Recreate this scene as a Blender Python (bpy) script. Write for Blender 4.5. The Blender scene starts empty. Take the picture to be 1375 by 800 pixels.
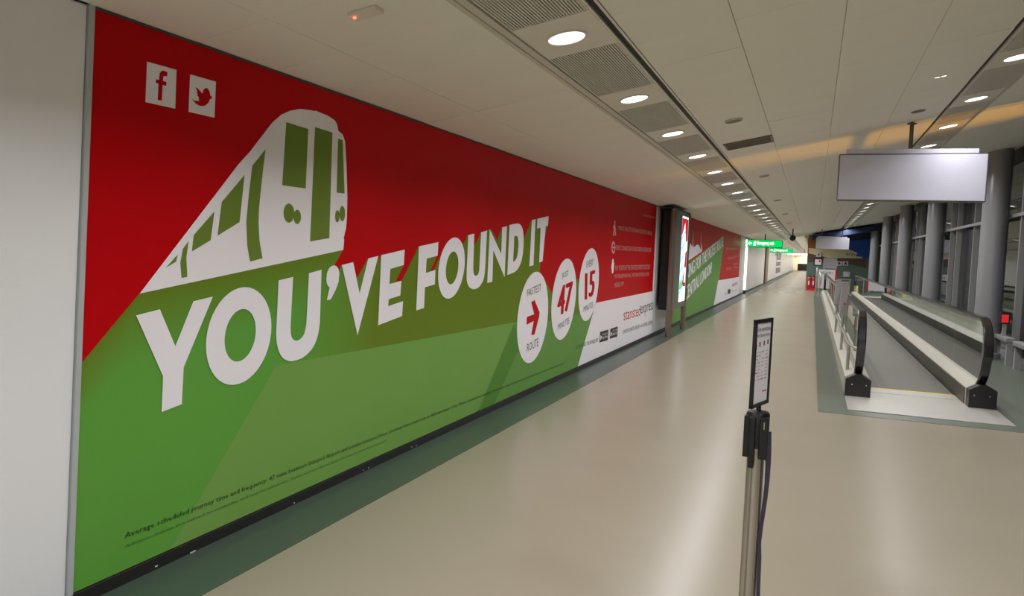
import bpy, bmesh, math, random
from mathutils import Vector, Matrix

random.seed(7)
C = bpy.context.scene.collection
sc = bpy.context.scene

# ------------------------------------------------------------------ camera
FPX, YAW, PITCH, ROLL, TILT = 1048.305, 0.36532, -0.0625356, 0.0391251, 0.1893
EYE = Vector((0, 0, 1.55))
_f = Vector((-math.sin(YAW) * math.cos(PITCH), math.cos(YAW) * math.cos(PITCH), math.sin(PITCH)))
_r0 = Vector((math.cos(YAW), math.sin(YAW), 0))
_u0 = _r0.cross(_f)
_r = _r0 * math.cos(ROLL) + _u0 * math.sin(ROLL)
_u = -_r0 * math.sin(ROLL) + _u0 * math.cos(ROLL)
cam = bpy.data.cameras.new('camera')
cam.sensor_fit = 'HORIZONTAL'
cam.sensor_width = 36
cam.lens = FPX / 1375 * 36
cam.clip_start = 0.02
cam.clip_end = 400
camo = bpy.data.objects.new('camera', cam)
C.objects.link(camo)
m3 = Matrix((_r, _u, -_f)).transposed()
camo.matrix_world = Matrix.Translation(EYE) @ m3.to_4x4()
sc.camera = camo

# ------------------------------------------------------------------ world, light levels
world = bpy.data.worlds.new('night')
sc.world = world
world.use_nodes = True
world.node_tree.nodes['Background'].inputs[0].default_value = (0.02, 0.025, 0.035, 1)
world.node_tree.nodes['Background'].inputs[1].default_value = 0.25
sc.view_settings.view_transform = 'Standard'
sc.view_settings.look = 'None'
sc.view_settings.exposure = 0.0
sc.view_settings.gamma = 1
sc.view_settings.use_curve_mapping = False
LAMP_W = 22.8            # watts of each downlight
LAMP_COL = (1.0, 0.99, 1.03)

# ------------------------------------------------------------------ helpers: surveying
KC = math.tan(TILT)
WL = -2.77               # face of the left wall's panels
CZ = 2.463 + KC * 2.77   # ceiling height above x = 0
def ceil_z(x): return CZ + KC * x
def ray(px, py): return _r * ((px - 687.5) / FPX) - _u * ((py - 400) / FPX) + _f
def hit(px, py, n, c):
    d = ray(px, py); n = Vector(n)
    return EYE + d * ((c - n.dot(EYE)) / n.dot(d))
def at_wall(px, py, x=WL): return hit(px, py, (1, 0, 0), x)
def at_y(px, py, y): return hit(px, py, (0, 1, 0), y)
def at_floor(px, py, z=0): return hit(px, py, (0, 0, 1), z)
def at_ceil(px, py): return hit(px, py, (-KC, 0, 1), CZ)

# ------------------------------------------------------------------ helpers: materials
def srgb(r, g, b):
    f = lambda v: (v / 255 / 12.92) if v / 255 <= 0.04045 else ((v / 255 + 0.055) / 1.055) ** 2.4
    return (f(r), f(g), f(b), 1)
def mat(name, col, rough=0.5, metal=0.0, var=0.04, scale=8.0, bump=0.0, bscale=60.0, spec=0.5):
    m = bpy.data.materials.new(name); m.use_nodes = True
    nt = m.node_tree; n = nt.nodes; l = nt.links
    b = n['Principled BSDF']
    b.inputs['Roughness'].default_value = rough
    b.inputs['Metallic'].default_value = metal
    b.inputs['Specular IOR Level'].default_value = spec
    tc = n.new('ShaderNodeTexCoord')
    no = n.new('ShaderNodeTexNoise'); no.inputs['Scale'].default_value = scale; no.inputs['Detail'].default_value = 4
    l.new(tc.outputs['Object'], no.inputs['Vector'])
    mx = n.new('ShaderNodeMix'); mx.data_type = 'RGBA'
    mx.inputs['A'].default_value = tuple(max(0, c * (1 - var)) for c in col[:3]) + (1,)
    mx.inputs['B'].default_value = tuple(min(1, c * (1 + var)) for c in col[:3]) + (1,)
    l.new(no.outputs['Fac'], mx.inputs['Factor'])
    l.new(mx.outputs['Result'], b.inputs['Base Color'])
    if bump:
        nb = n.new('ShaderNodeTexNoise'); nb.inputs['Scale'].default_value = bscale
        l.new(tc.outputs['Object'], nb.inputs['Vector'])
        bp = n.new('ShaderNodeBump'); bp.inputs['Strength'].default_value = bump; bp.inputs['Distance'].default_value = 0.01
        l.new(nb.outputs['Fac'], bp.inputs['Height']); l.new(bp.outputs['Normal'], b.inputs['Normal'])
    return m
def emat(name, col, strength):
    m = bpy.data.materials.new(name); m.use_nodes = True
    nt = m.node_tree; nt.nodes.clear()
    e = nt.nodes.new('ShaderNodeEmission'); e.inputs[0].default_value = col; e.inputs[1].default_value = strength
    o = nt.nodes.new('ShaderNodeOutputMaterial'); nt.links.new(e.outputs[0], o.inputs[0])
    return m
def glass_mat(name, tint, rough=0.0, ior=1.5):
    m = bpy.data.materials.new(name); m.use_nodes = True
    nt = m.node_tree; nt.nodes.clear(); n = nt.nodes; l = nt.links
    t = n.new('ShaderNodeBsdfTransparent'); t.inputs[0].default_value = tint
    g = n.new('ShaderNodeBsdfGlossy'); g.inputs['Roughness'].default_value = rough
    fr = n.new('ShaderNodeFresnel'); fr.inputs[0].default_value = ior
    mx = n.new('ShaderNodeMixShader'); o = n.new('ShaderNodeOutputMaterial')
    l.new(fr.outputs[0], mx.inputs[0]); l.new(t.outputs[0], mx.inputs[1]); l.new(g.outputs[0], mx.inputs[2]); l.new(mx.outputs[0], o.inputs[0])
    return m

M = {}
M['white_wall'] = mat('white_wall_paint', srgb(242, 243, 243), 0.5, var=0.02, scale=2, bump=0.05, bscale=200)
M['offwhite'] = mat('offwhite_panel', srgb(228, 224, 216), 0.35, var=0.03, scale=1.5)
M['ceil'] = mat('ceiling_tile_paint', srgb(243, 240, 228), 0.55, var=0.03, scale=1.2, bump=0.04, bscale=120)
M['ceil_back'] = mat('ceiling_void', srgb(190, 184, 170), 0.8)
M['bead'] = mat('ceiling_bead', srgb(212, 206, 192), 0.4)
M['strip'] = mat('ceiling_strip_white', srgb(230, 225, 212), 0.4, var=0.02)
M['slat'] = mat('grille_slat', srgb(216, 212, 202), 0.45, var=0.05)
M['dark_void'] = mat('dark_void', srgb(28, 26, 24), 0.8)
M['slot'] = mat('slot_black', srgb(14, 13, 13), 0.6)
M['vent'] = mat('vent_grey', srgb(120, 112, 100), 0.5)
M['floor'] = mat('floor_vinyl', srgb(143, 135, 117), 0.25, var=0.06, scale=1.3, bump=0.012, bscale=90, spec=0.18)
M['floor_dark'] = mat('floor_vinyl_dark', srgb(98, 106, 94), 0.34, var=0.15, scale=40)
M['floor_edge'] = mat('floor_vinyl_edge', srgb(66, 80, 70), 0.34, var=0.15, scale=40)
M['base'] = mat('black_skirting', srgb(34, 32, 31), 0.4, var=0.3, scale=25)
M['scuff'] = mat('scuff_white', srgb(225, 225, 220), 0.6)
M['trim'] = mat('aluminium_trim', srgb(190, 196, 196), 0.45, 0.1)
M['gap'] = mat('shadow_gap', srgb(78, 86, 78), 0.6)
M['red'] = mat('print_red', srgb(198, 6, 16), 0.42, var=0.05, scale=1.2, spec=0.08)
M['letter'] = mat('print_white', srgb(250, 247, 251), 0.42, var=0.02, spec=0.08)
M['pale'] = mat('print_pale_green', srgb(122, 168, 82), 0.42, var=0.04, scale=1.5, spec=0.08)
M['band'] = mat('print_band_green', srgb(91, 142, 58), 0.42, var=0.04, scale=1.5, spec=0.08)
M['midgreen'] = mat('print_mid_green', srgb(109, 158, 78), 0.42, var=0.04, spec=0.08)
M['olive'] = mat('print_olive', srgb(112, 134, 42), 0.42, var=0.05, scale=2, spec=0.08)
M['black'] = mat('print_black', srgb(36, 32, 34), 0.45)
M['foot'] = mat('print_footer', srgb(34, 66, 26), 0.45)
M['foot2'] = mat('print_footer_pale', srgb(72, 116, 52), 0.45)
M['pinkwhite'] = mat('print_small_white', srgb(226, 170, 165), 0.45)
M['steel'] = mat('brushed_steel', srgb(190, 186, 178), 0.3, 0.85, var=0.06, scale=60)
M['steel_dark'] = mat('post_steel', srgb(150, 138, 122), 0.35, 0.8, var=0.06)
M['blackplastic'] = mat('black_plastic', srgb(20, 19, 20), 0.38)
M['rubber'] = mat('handrail_rubber', srgb(24, 20, 21), 0.22, spec=0.6)
M['newel'] = mat('newel_black', srgb(28, 25, 25), 0.35)
M['deck'] = mat('deck_aluminium', srgb(182, 179, 164), 0.35, 0.25, var=0.03)
M['cladding'] = mat('cladding_steel', srgb(176, 174, 162), 0.32, 0.35, var=0.03)
M['plate'] = mat('floor_plate_aluminium', srgb(182, 180, 170), 0.4, 0.35, var=0.08, scale=30)
M['skirt'] = mat('skirt_dark', srgb(84, 80, 72), 0.4, 0.2)
M['belt'] = mat('belt_rubber', srgb(104, 101, 90), 0.55, var=0.1, scale=20)
M['yellow'] = mat('comb_yellow', srgb(220, 196, 40), 0.5)
M['glass'] = glass_mat('balustrade_glass', (0.80, 0.90, 0.84, 1))
M['winglass'] = glass_mat('window_glass', (0.62, 0.68, 0.66, 1), ior=1.9)
M['column'] = mat('column_grey', srgb(148, 148, 150), 0.3, 0.15, var=0.03)
M['mullion'] = mat('mullion_grey', srgb(150, 150, 150), 0.4, 0.2)
M['header'] = mat('header_dark', srgb(30, 29, 27), 0.6)
M['sign'] = mat('sign_grey', srgb(212, 211, 224), 0.42, 0.7, var=0.02)
M['signedge'] = mat('sign_edge', srgb(110, 100, 100), 0.4, 0.3)
M['paper'] = mat('paper_white', srgb(232, 228, 232), 0.5)
M['grey'] = mat('grey_plastic', srgb(150, 148, 150), 0.4)
M['redp'] = mat('red_plastic', srgb(214, 22, 28), 0.3)
M['belt_strap'] = mat('strap_purple', srgb(62, 56, 84), 0.5)
M['frame_grey'] = mat('totem_grey', srgb(112, 108, 100), 0.4, 0.4)
M['dark'] = mat('dark_counter', srgb(36, 34, 34), 0.5)
M['beige'] = mat('beige_wall', srgb(214, 198, 158), 0.5)
M['teal'] = mat('hoarding_teal', srgb(108, 134, 122), 0.45, var=0.12, scale=1.5)
M['orange'] = mat('hoarding_orange', srgb(168, 108, 44), 0.45, var=0.35, scale=2.2)
M['blue'] = mat('hoarding_blue', srgb(22, 92, 190), 0.4, var=0.35, scale=0.9)
M['navy'] = mat('bulkhead_navy', srgb(26, 42, 72), 0.5)
M['cream'] = mat('hoarding_cream', srgb(240, 228, 178), 0.45, var=0.1, scale=3)
M['brown'] = mat('hoarding_brown', srgb(104, 82, 62), 0.45, var=0.2, scale=2)
M['purple'] = mat('poster_greypurple', srgb(118, 104, 116), 0.45)
M['asphalt'] = mat('apron_asphalt', srgb(46, 46, 48), 0.8, bump=0.2)
M['lamp'] = emat('lamp_lens', (1, 0.98, 0.93, 1), 4)
M['led_red'] = emat('led_red', (1, 0.08, 0.04, 1), 6)
M['exit_green'] = emat('exit_green', (0.0, 0.62, 0.10, 1), 1.3)
M['exit_white'] = emat('exit_white', (0.92, 1.0, 0.86, 1), 2.2)
M['scr_white'] = emat('screen_white', (0.85, 0.97, 1.0, 1), 1.4)
M['scr_cyan'] = emat('screen_cyan', (0.35, 0.82, 0.9, 1), 1.1)
M['scr_red'] = emat('screen_red', (0.62, 0.03, 0.05, 1), 0.9)
M['scr_green'] = emat('screen_green', (0.15, 0.7, 0.2, 1), 1.1)
M['lit_white'] = emat('lit_white', (1.0, 0.98, 0.9, 1), 2.0)
M['red_front'] = emat('red_lit_front', (0.75, 0.03, 0.03, 1), 0.8)

# printed gradient of the big green field (an ink gradient, in the poster's own plane)
def gradient_green(p1, p2, p3, org):
    m = mat('print_green_gradient', srgb(102, 167, 68), 0.42, var=0.05, scale=1.2, spec=0.08)
    nt = m.node_tree; n = nt.nodes; l = nt.links
    b = n['Principled BSDF']; src = b.inputs['Base Color'].links[0].from_socket
    tc = n.new('ShaderNodeTexCoord')
    def lin(a, c0):                                   # a . P + c0
        d = n.new('ShaderNodeVectorMath'); d.operation = 'DOT_PRODUCT'; d.inputs[1].default_value = a
        l.new(tc.outputs['Object'], d.inputs[0])
        s = n.new('ShaderNodeMath'); s.operation = 'ADD'; s.use_clamp = True; s.inputs[1].default_value = c0
        l.new(d.outputs['Value'], s.inputs[0]); return s.outputs[0]
    def dist(a, b_, side, width):
        a = a - org; b_ = b_ - org
        t = (b_ - a).normalized(); nrm = Vector((0, -t.z, t.y)) * side
        return lin(tuple(-nrm / width), 1 + nrm.dot(a) / width)
    s1 = dist(p1, p2, -1, 0.30)                        # below the train's base line
    s2 = dist(p3, p1, -1, 0.18)                        # right of the red field's edge
    s3 = lin((0, 1 / 0.9, 0), -(3.75 - org.y) / 0.9)
    mx = n.new('ShaderNodeMath'); mx.operation = 'MAXIMUM'; l.new(s1, mx.inputs[0]); l.new(s2, mx.inputs[1])
    mx2 = n.new('ShaderNodeMath'); mx2.operation = 'MAXIMUM'; l.new(mx.outputs[0], mx2.inputs[0]); l.new(s3, mx2.inputs[1])
    mix = n.new('ShaderNodeMix'); mix.data_type = 'RGBA'
    l.new(mx2.outputs[0], mix.inputs['Factor']); l.new(src, mix.inputs['A']); mix.inputs['B'].default_value = srgb(110, 134, 38)
    l.new(mix.outputs['Result'], b.inputs['Base Color'])
    return m

# ------------------------------------------------------------------ helpers: objects and meshes
def thing(name, label, cat, loc=(0, 0, 0), group=None):
    o = bpy.data.objects.new(name, None); o.empty_display_size = 0.1; C.objects.link(o)
    o.location = loc; o['label'] = label; o['category'] = cat
    if group: o['group'] = group
    return o
def link(name, me, parent=None):
    o = bpy.data.objects.new(name, me); C.objects.link(o)
    if parent: o.parent = parent
    return o
def wloc(p):
    v = Vector((0, 0, 0))
    while p is not None: v = v + p.location; p = p.parent
    return v
def obj(name, bm, m, parent=None, smooth=False, local=False):
    if parent is not None and not local:
        bmesh.ops.translate(bm, verts=bm.verts, vec=-wloc(parent))
    me = bpy.data.meshes.new(name); bm.to_mesh(me); bm.free()
    me.materials.append(M[m] if isinstance(m, str) else m)
    if smooth:
        for p in me.polygons: p.use_smooth = True
        try: me.set_sharp_from_angle(angle=math.radians(40))
        except Exception: pass
    return link(name, me, parent)
def struct(name, bm, m, smooth=False):
    o = obj(name, bm, m, None, smooth); o['kind'] = 'structure'; return o
def tag(o, label, cat, group=None):
    o['label'] = label; o['category'] = cat
    if group: o['group'] = group
    return o
def box(x0, x1, y0, y1, z0, z1, bm=None, bevel=0.0):
    bm = bm or bmesh.new()
    vs = [bm.verts.new((x, y, z)) for x in (x0, x1) for y in (y0, y1) for z in (z0, z1)]
    fs = [bm.faces.new([vs[i] for i in q]) for q in ((0, 1, 3, 2), (4, 6, 7, 5), (0, 4, 5, 1), (2, 3, 7, 6), (0, 2, 6, 4), (1, 5, 7, 3))]
    if bevel:
        es = list({e for f in fs for e in f.edges})
        bmesh.ops.bevel(bm, geom=es, offset=bevel, segments=2, affect='EDGES', profile=0.5)
    return bm
def lathe(prof, cx, cy, z0=0, seg=24, bm=None):
    bm = bm or bmesh.new(); rings = []
    for r, z in prof:
        rings.append([bm.verts.new((cx + r * math.cos(2 * math.pi * i / seg), cy + r * math.sin(2 * math.pi * i / seg), z0 + z)) for i in range(seg)])
    for a, b in zip(rings, rings[1:]):
        for i in range(seg):
            bm.faces.new((a[i], a[(i + 1) % seg], b[(i + 1) % seg], b[i]))
    bm.faces.new(list(reversed(rings[0]))); bm.faces.new(rings[-1])
    return bm
def sweep(path, prof, side, bm=None, cap=True):
    """sweep a closed 2D profile (a along 'side', b along the path normal) along a path"""
    bm = bm or bmesh.new(); path = [Vector(p) for p in path]; side0 = Vector(side); rings = []
    for i, p in enumerate(path):
        t = (path[min(i + 1, len(path) - 1)] - path[max(i - 1, 0)]).normalized()
        s = (side0 - t * side0.dot(t)).normalized(); nn = s.cross(t)
        rings.append([bm.verts.new(p + s * a + nn * b) for a, b in prof])
    k = len(prof)
    for a, b in zip(rings, rings[1:]):
        for i in range(k): bm.faces.new((a[i], a[(i + 1) % k], b[(i + 1) % k], b[i]))
    if cap: bm.faces.new(list(reversed(rings[0]))); bm.faces.new(rings[-1])
    bmesh.ops.recalc_face_normals(bm, faces=bm.faces)
    return bm
def circ(r, n=10): return [(r * math.cos(2 * math.pi * i / n), r * math.sin(2 * math.pi * i / n)) for i in range(n)]
def tube(path, r, bm=None, n=10):
    a = Vector(path[0]); b = Vector(path[-1]); d = b - a
    side = (1, 0, 0) if abs(d.normalized().x) < 0.9 else (0, 0, 1)
    return sweep(path, circ(r, n), side, bm)
def bez(pts, n=8):
    """smooth a polyline with Catmull-Rom"""
    P = [Vector(p) for p in pts]; out = []
    for i in range(len(P) - 1):
        p0, p1, p2, p3 = P[max(i - 1, 0)], P[i], P[i + 1], P[min(i + 2, len(P) - 1)]
        for k in range(n):
            t = k / n
            out.append(0.5 * ((2 * p1) + (p2 - p0) * t + (2 * p0 - 5 * p1 + 4 * p2 - p3) * t * t + (3 * p1 - p0 - 3 * p2 + p3) * t ** 3))
    return out + [P[-1]]
def prism(poly_xz, y0, y1, bm=None):
    bm = bm or bmesh.new()
    a = [bm.verts.new((x, y0, z)) for x, z in poly_xz]; b = [bm.verts.new((x, y1, z)) for x, z in poly_xz]; k = len(a)
    for i in range(k): bm.faces.new((a[i], a[(i + 1) % k], b[(i + 1) % k], b[i]))
    bm.faces.new(list(reversed(a))); bm.faces.new(b)
    bmesh.ops.recalc_face_normals(bm, faces=bm.faces)
    return bm

# flat print: loops of 2D points (with holes) filled by a 2D curve, laid on a plane
def fill2d(loops):
    cu = bpy.data.curves.new('tmp', 'CURVE'); cu.dimensions = '2D'; cu.fill_mode = 'BOTH'
    for lp in loops:
        s = cu.splines.new('POLY'); s.points.add(len(lp) - 1); s.use_cyclic_u = True
        for p, (x, y) in zip(s.points, lp): p.co = (x, y, 0, 1)
    o = bpy.data.objects.new('tmp', cu); C.objects.link(o)
    me = bpy.data.meshes.new_from_object(o.evaluated_get(bpy.context.evaluated_depsgraph_get()))
    bpy.data.objects.remove(o); bpy.data.curves.remove(cu)
    bm = bmesh.new(); bm.from_mesh(me); bpy.data.meshes.remove(me)
    return bm
_tc = {}
def text2d(txt):
    """a string's mesh normalised to the unit square"""
    if txt not in _tc:
        cu = bpy.data.curves.new('tmp', 'FONT'); cu.body = txt; cu.resolution_u = 3 if len(txt) < 60 else 1
        o = bpy.data.objects.new('tmp', cu); C.objects.link(o)
        me = bpy.data.meshes.new_from_object(o.evaluated_get(bpy.context.evaluated_depsgraph_get()))
        bpy.data.objects.remove(o); bpy.data.curves.remove(cu)
        xs = [v.co.x for v in me.vertices]; ys = [v.co.y for v in me.vertices]
        x0, x1, y0, y1 = min(xs), max(xs), min(ys), max(ys)
        for v in me.vertices: v.co = ((v.co.x - x0) / (x1 - x0), (v.co.y - y0) / (y1 - y0), 0)
        _tc[txt] = me
    bm = bmesh.new(); bm.from_mesh(_tc[txt]); return bm
def lay_text(txt, bl, br, tl, tr, off=(0, 0, 0), bold=0):
    """string filling the quad of four 3D points"""
    bm = text2d(txt); off = Vector(off)
    for v in bm.verts:
        s, t = v.co.x, v.co.y
        v.co = (bl * (1 - s) + br * s) * (1 - t) + (tl * (1 - s) + tr * s) * t + off
    return bm
def flip_to(bm, nrm):
    nrm = Vector(nrm)
    bm.normal_update()
    bad = [f for f in bm.faces if f.normal.dot(nrm) < 0]
    if bad: bmesh.ops.reverse_faces(bm, faces=bad)
    return bm
def wall_print(loops, off, x=WL):
    """loops of pixel points taken on the left wall -> flat print standing off the wall face by 'off'"""
    L = [[(p.y, p.z) for p in (at_wall(px, py, x) for px, py in lp)] for lp in loops]
    bm = fill2d(L)
    for v in bm.verts: v.co = (x + off, v.co.x, v.co.y)
    return flip_to(bm, (1, 0, 0))
def wall_text(txt, bl, br, tl, tr, off, x=WL):
    return flip_to(lay_text(txt, *(at_wall(*p, x) for p in (bl, br, tl, tr)), off=(off, 0, 0)), (1, 0, 0))
def front_print(loops, y, off=0.004):
    """loops of (x, z) on a plane facing -y"""
    bm = fill2d(loops)
    for v in bm.verts: v.co = (v.co.x, y - off, v.co.y)
    return flip_to(bm, (0, -1, 0))
def front_text(txt, x0, x1, z0, z1, y, off=0.005):
    return flip_to(lay_text(txt, *(Vector(p) for p in ((x0, y, z0), (x1, y, z0), (x0, y, z1), (x1, y, z1))), off=(0, -off, 0)), (0, -1, 0))
def join(*bms):
    out = bms[0]
    for b in bms[1:]:
        me = bpy.data.meshes.new('tmp'); b.to_mesh(me); b.free(); out.from_mesh(me); bpy.data.meshes.remove(me)
    return out
def cr(org, sc_, pts):
    """points read in a crop -> photograph points"""
    return [(org[0] + x / sc_, org[1] + y / sc_) for x, y in pts]
def ell(cx, cy, ex, ey, sd, n=40):
    d = math.asin(sd)
    return [(cx + ex * math.cos(t), cy - ey * math.sin(t + d)) for t in (2 * math.pi * i / n for i in range(n))]

Y_BACK, Y_END = -5.0, 132.0
X_WIN = 3.2
Y_BLOCK = 46.0
XC_TOP = 3.2

# ================================================================== large structure
struct('floor', box(-3.2, 3.6, Y_BACK, Y_END, -0.2, 0.0), 'floor')
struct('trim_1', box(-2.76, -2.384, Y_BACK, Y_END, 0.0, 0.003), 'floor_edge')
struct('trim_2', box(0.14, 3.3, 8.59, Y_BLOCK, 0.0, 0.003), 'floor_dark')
struct('wall_left', box(-3.2, WL - 0.012, Y_BACK, Y_END, 0, 2.463), 'white_wall')
struct('wall_back', box(-3.2, 3.6, Y_BACK - 0.2, Y_BACK, 0, 4.0), 'white_wall')
we = struct('wall_end', box(-3.2, -0.3, Y_END - 0.2, Y_END, 0, 2.95), 'beige')
bb = struct('baseboard_left', box(WL - 0.012, WL + 0.012, Y_BACK, Y_END, 0.0, 0.060, bevel=0.003), 'base')
for px, py, w in ((352, 0, 0), ):
    pass
for q in ((210, 760, 5), (278, 734, 2), (259, 741, 12), (553, 600, 3), (559, 598, 3), (488, 631, 2), (495, 628, 2), (395, 675, 3), (700, 533, 2)):
    p = at_wall(q[0], q[1], WL + 0.0125)
    bm = box(WL + 0.011, WL + 0.0135, p.y - 0.0015 * q[2], p.y + 0.0015 * q[2], p.z - 0.003, p.z + 0.003)
    obj('scuff_mark', bm, 'scuff', bb)
# plain white wall board left of the poster, with its metal edge strip
def yzprism(poly, x0, x1):
    bm = bmesh.new(); a = [bm.verts.new((x0, y, z)) for y, z in poly]; b = [bm.verts.new((x1, y, z)) for y, z in poly]; k = len(a)
    for i in range(k): bm.faces.new((a[i], a[(i + 1) % k], b[(i + 1) % k], b[i]))
    bm.faces.new(list(reversed(a))); bm.faces.new(b); bmesh.ops.recalc_face_normals(bm, faces=bm.faces); return bm
_e0, _e1 = at_wall(96, 790), at_wall(125.5, 13)
def yedge(z): return _e0.y + (_e1.y - _e0.y) * (z - _e0.z) / (_e1.z - _e0.z)     # the poster's left edge, a little out of plumb
struct('trim_3', yzprism([(yedge(0) - 0.024, 0), (yedge(0), 0), (yedge(2.463), 2.463), (yedge(2.463) - 0.024, 2.463)], WL - 0.012, WL + 0.010), 'trim')
struct('trim_4', yzprism([(Y_BACK, 0.062), (yedge(0.062) - 0.030, 0.062), (yedge(2.455) - 0.030, 2.455), (Y_BACK, 2.455)], WL - 0.012, WL - 0.002), 'white_wall')
struct('trim_5', box(WL - 0.012, WL + 0.004, yedge(2.46), 40, 2.4535, 2.463), 'gap')

# ------------------------------------------------------------------ ceiling (a plane rising towards the windows)
ceil_rot = (0, -TILT, 0)
CT = math.cos(TILT)
def cu(x): return x / CT                       # distance along the slope for a given x
ceil_o = obj('ceiling', box(cu(-3.2), cu(X_WIN), Y_BACK, Y_END, 0.035, 0.16), 'ceil_back')
ceil_o.location = (0, 0, CZ); ceil_o.rotation_euler = ceil_rot; ceil_o['kind'] = 'structure'
def cpart(name, bm, m): return obj(name, bm, m, ceil_o, local=True)
def tile_mesh(w, l, m='ceil', h=0.033):
    bm = box(-w / 2, w / 2, -l / 2, l / 2, 0, h, bevel=0.0)
    vs = [v for v in bm.verts if v.co.z < 0.001]
    es = [e for e in bm.edges if all(v in vs for v in e.verts)]
    bmesh.ops.bevel(bm, geom=es, offset=0.002, segments=1, affect='EDGES')
    me = bpy.data.meshes.new('ceiling_tile'); bm.to_mesh(me); bm.free(); me.materials.append(M[m]); return me
P0 = 1.76                                       # module of the light strips
cols = [(-2.765, -2.36), (-2.36, -1.64), (-1.065, -0.497), (-0.497, 0.095), (0.095, 0.685), (0.685, 1.222), (1.70, 2.30), (2.30, 2.80), (2.80, 3.19)]
TL = P0 / 3
y_first = 2.945 - 3 * TL
rows_a = 33
far_bm = bmesh.new()
for ci, (xa, xb) in enumerate(cols):
    w = cu(xb) - cu(xa) - 0.003
    me = tile_mesh(w, TL - 0.003)
    ymid0 = y_first if ci < 2 else 4.083 - 4 * TL
    r0 = 0 if ci < 6 else 6
    for k in range(r0, rows_a):
        o = link('ceiling_tile', me, ceil_o)
        o.location = (cu((xa + xb) / 2), ymid0 + TL * (k + 0.5), random.uniform(-0.001, 0.0015))
        o.rotation_euler = (random.uniform(-1, 1) * 0.002, random.uniform(-1, 1) * 0.003, 0)
    for k in list(range(-14, r0)) + list(range(rows_a, 220)):
        yc = ymid0 + TL * (k + 0.5)
        if yc > Y_END - 0.5: break
        if yc < Y_BACK + 0.4 or (ci >= 3 and yc > Y_BLOCK): continue
        box(cu(xa) + 0.0025, cu(xb) - 0.0025, yc - TL / 2 + 0.0025, yc + TL / 2 - 0.0025, 0, 0.033, far_bm)
fo = cpart('tile_field', far_bm, 'ceil'); fo['kind'] = 'stuff'
# mouldings along the strips, black slots
def along(name, xa, xb, z0, z1, m, y1=Y_END - 0.3): return cpart(name, box(cu(xa), cu(xb), Y_BACK, y1, z0, z1), m)
along('moulding', -1.640, -1.612, -0.006, 0.033, 'bead'); along('moulding', -1.608, -1.588, -0.004, 0.033, 'bead')
along('moulding', -1.584, -1.562, -0.010, 0.033, 'bead')
along('slot_channel', -1.118, -1.082, 0.012, 0.034, 'slot'); along('slot_edge', -1.130, -1.118, -0.004, 0.033, 'strip'); along('slot_edge', -1.082, -1.068, -0.002, 0.033, 'strip')
along('slot_channel', 1.228, 1.254, 0.012, 0.034, 'slot', Y_BLOCK); along('slot_edge', 1.254, 1.262, -0.004, 0.033, 'strip', Y_BLOCK)
along('moulding', 1.672, 1.692, -0.010, 0.033, 'bead', Y_BLOCK)
# the two light strips: white light tile then slatted grille, over and over
def strip(xa, xb, y_light, k0, k1, joined_after):
    w = cu(xb) - cu(xa)
    tile_me = tile_mesh(w - 0.002, 0.61, 'strip')
    g = bmesh.new(); n = 26; pw = (w - 0.03) / n
    for i in range(n):
        x = -w / 2 + 0.015 + pw * (i + 0.5); box(x - pw * 0.29, x + pw * 0.29, -0.565, 0.565, 0.004, 0.020, g)
    for e in (-1, 1):
        box(e * (w / 2 - 0.009) - 0.006, e * (w / 2 - 0.009) + 0.006, -0.575, 0.575, 0.001, 0.024, g)
        box(-w / 2, w / 2, e * 0.570 - 0.005, e * 0.570 + 0.005, 0.001, 0.024, g)
    gm = bpy.data.meshes.new('ceiling_grille'); g.to_mesh(gm); g.free(); gm.materials.append(M['slat'])
    pm = bpy.data.meshes.new('grille_backing'); b = box(-w / 2, w / 2, -0.57, 0.57, 0.026, 0.033); b.to_mesh(pm); b.free(); pm.materials.append(M['ceil_back'])
    for k in range(k0, k1):
        y = y_light + P0 * k
        o = link('light_tile', tile_me, ceil_o); o.location = (cu((xa + xb) / 2), y, 0)
        o = link('ceiling_grille', gm, ceil_o); o.location = (cu((xa + xb) / 2), y + P0 / 2, 0)
        o2 = link('grille_backing', pm, o)
YL0, YR0 = 4.22, 7.50
NL0, NL1, NR0, NR1 = -5, 71, -7, 21
strip(-1.560, -1.132, YL0, NL0, NL1, 99)
strip(1.264, 1.670, YR0, NR0, NR1, 99)

# ------------------------------------------------------------------ window wall on the right
struct('trim_6', box(X_WIN - 0.03, 3.6, Y_BACK, Y_BLOCK, 3.40, 4.1), 'header')
struct('trim_7', box(X_WIN, X_WIN + 0.25, Y_BACK, Y_BLOCK, 0.0, 0.12), 'mullion')
win = obj('window_1', box(X_WIN - 0.12, X_WIN - 0.075, Y_BACK, Y_BLOCK, 2.405, 2.46), 'grey'); win['kind'] = 'structure'
COL_Y = [1.45, 8.45, 15.45, 22.45, 29.45, 36.45, 43.45]
mys = []
for cy in COL_Y[:-1]:
    mys += [cy + 1.8, cy + 3.45, cy + 5.55, cy + 6.45]
mys = [m for m in mys if m < Y_BLOCK]
for y in [Y_BACK + 0.2, -2, 0.5] + mys:
    obj('mullion', box(X_WIN - 0.075, X_WIN + 0.10, y - 0.03, y + 0.03, 0.12, 3.45, bevel=0.004), 'mullion', win)
edges = [Y_BACK, -2, 0.5] + mys + [Y_BLOCK]
for a, b in zip(edges, edges[1:]):
    for z0, z1 in ((0.12, 2.43), (2.44, 3.40)):
        bm = bmesh.new(); vs = [bm.verts.new(p) for p in ((X_WIN + 0.03, a + 0.02, z0), (X_WIN + 0.03, a + 0.02, z1), (X_WIN + 0.03, b - 0.02, z1), (X_WIN + 0.03, b - 0.02, z0))]
        bm.faces.new(vs); obj('pane', bm, 'winglass', win)
struct('wall_right', box(-0.3, 3.6, Y_BLOCK, Y_BLOCK + 0.6, 0, 3.66), 'teal')
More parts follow.
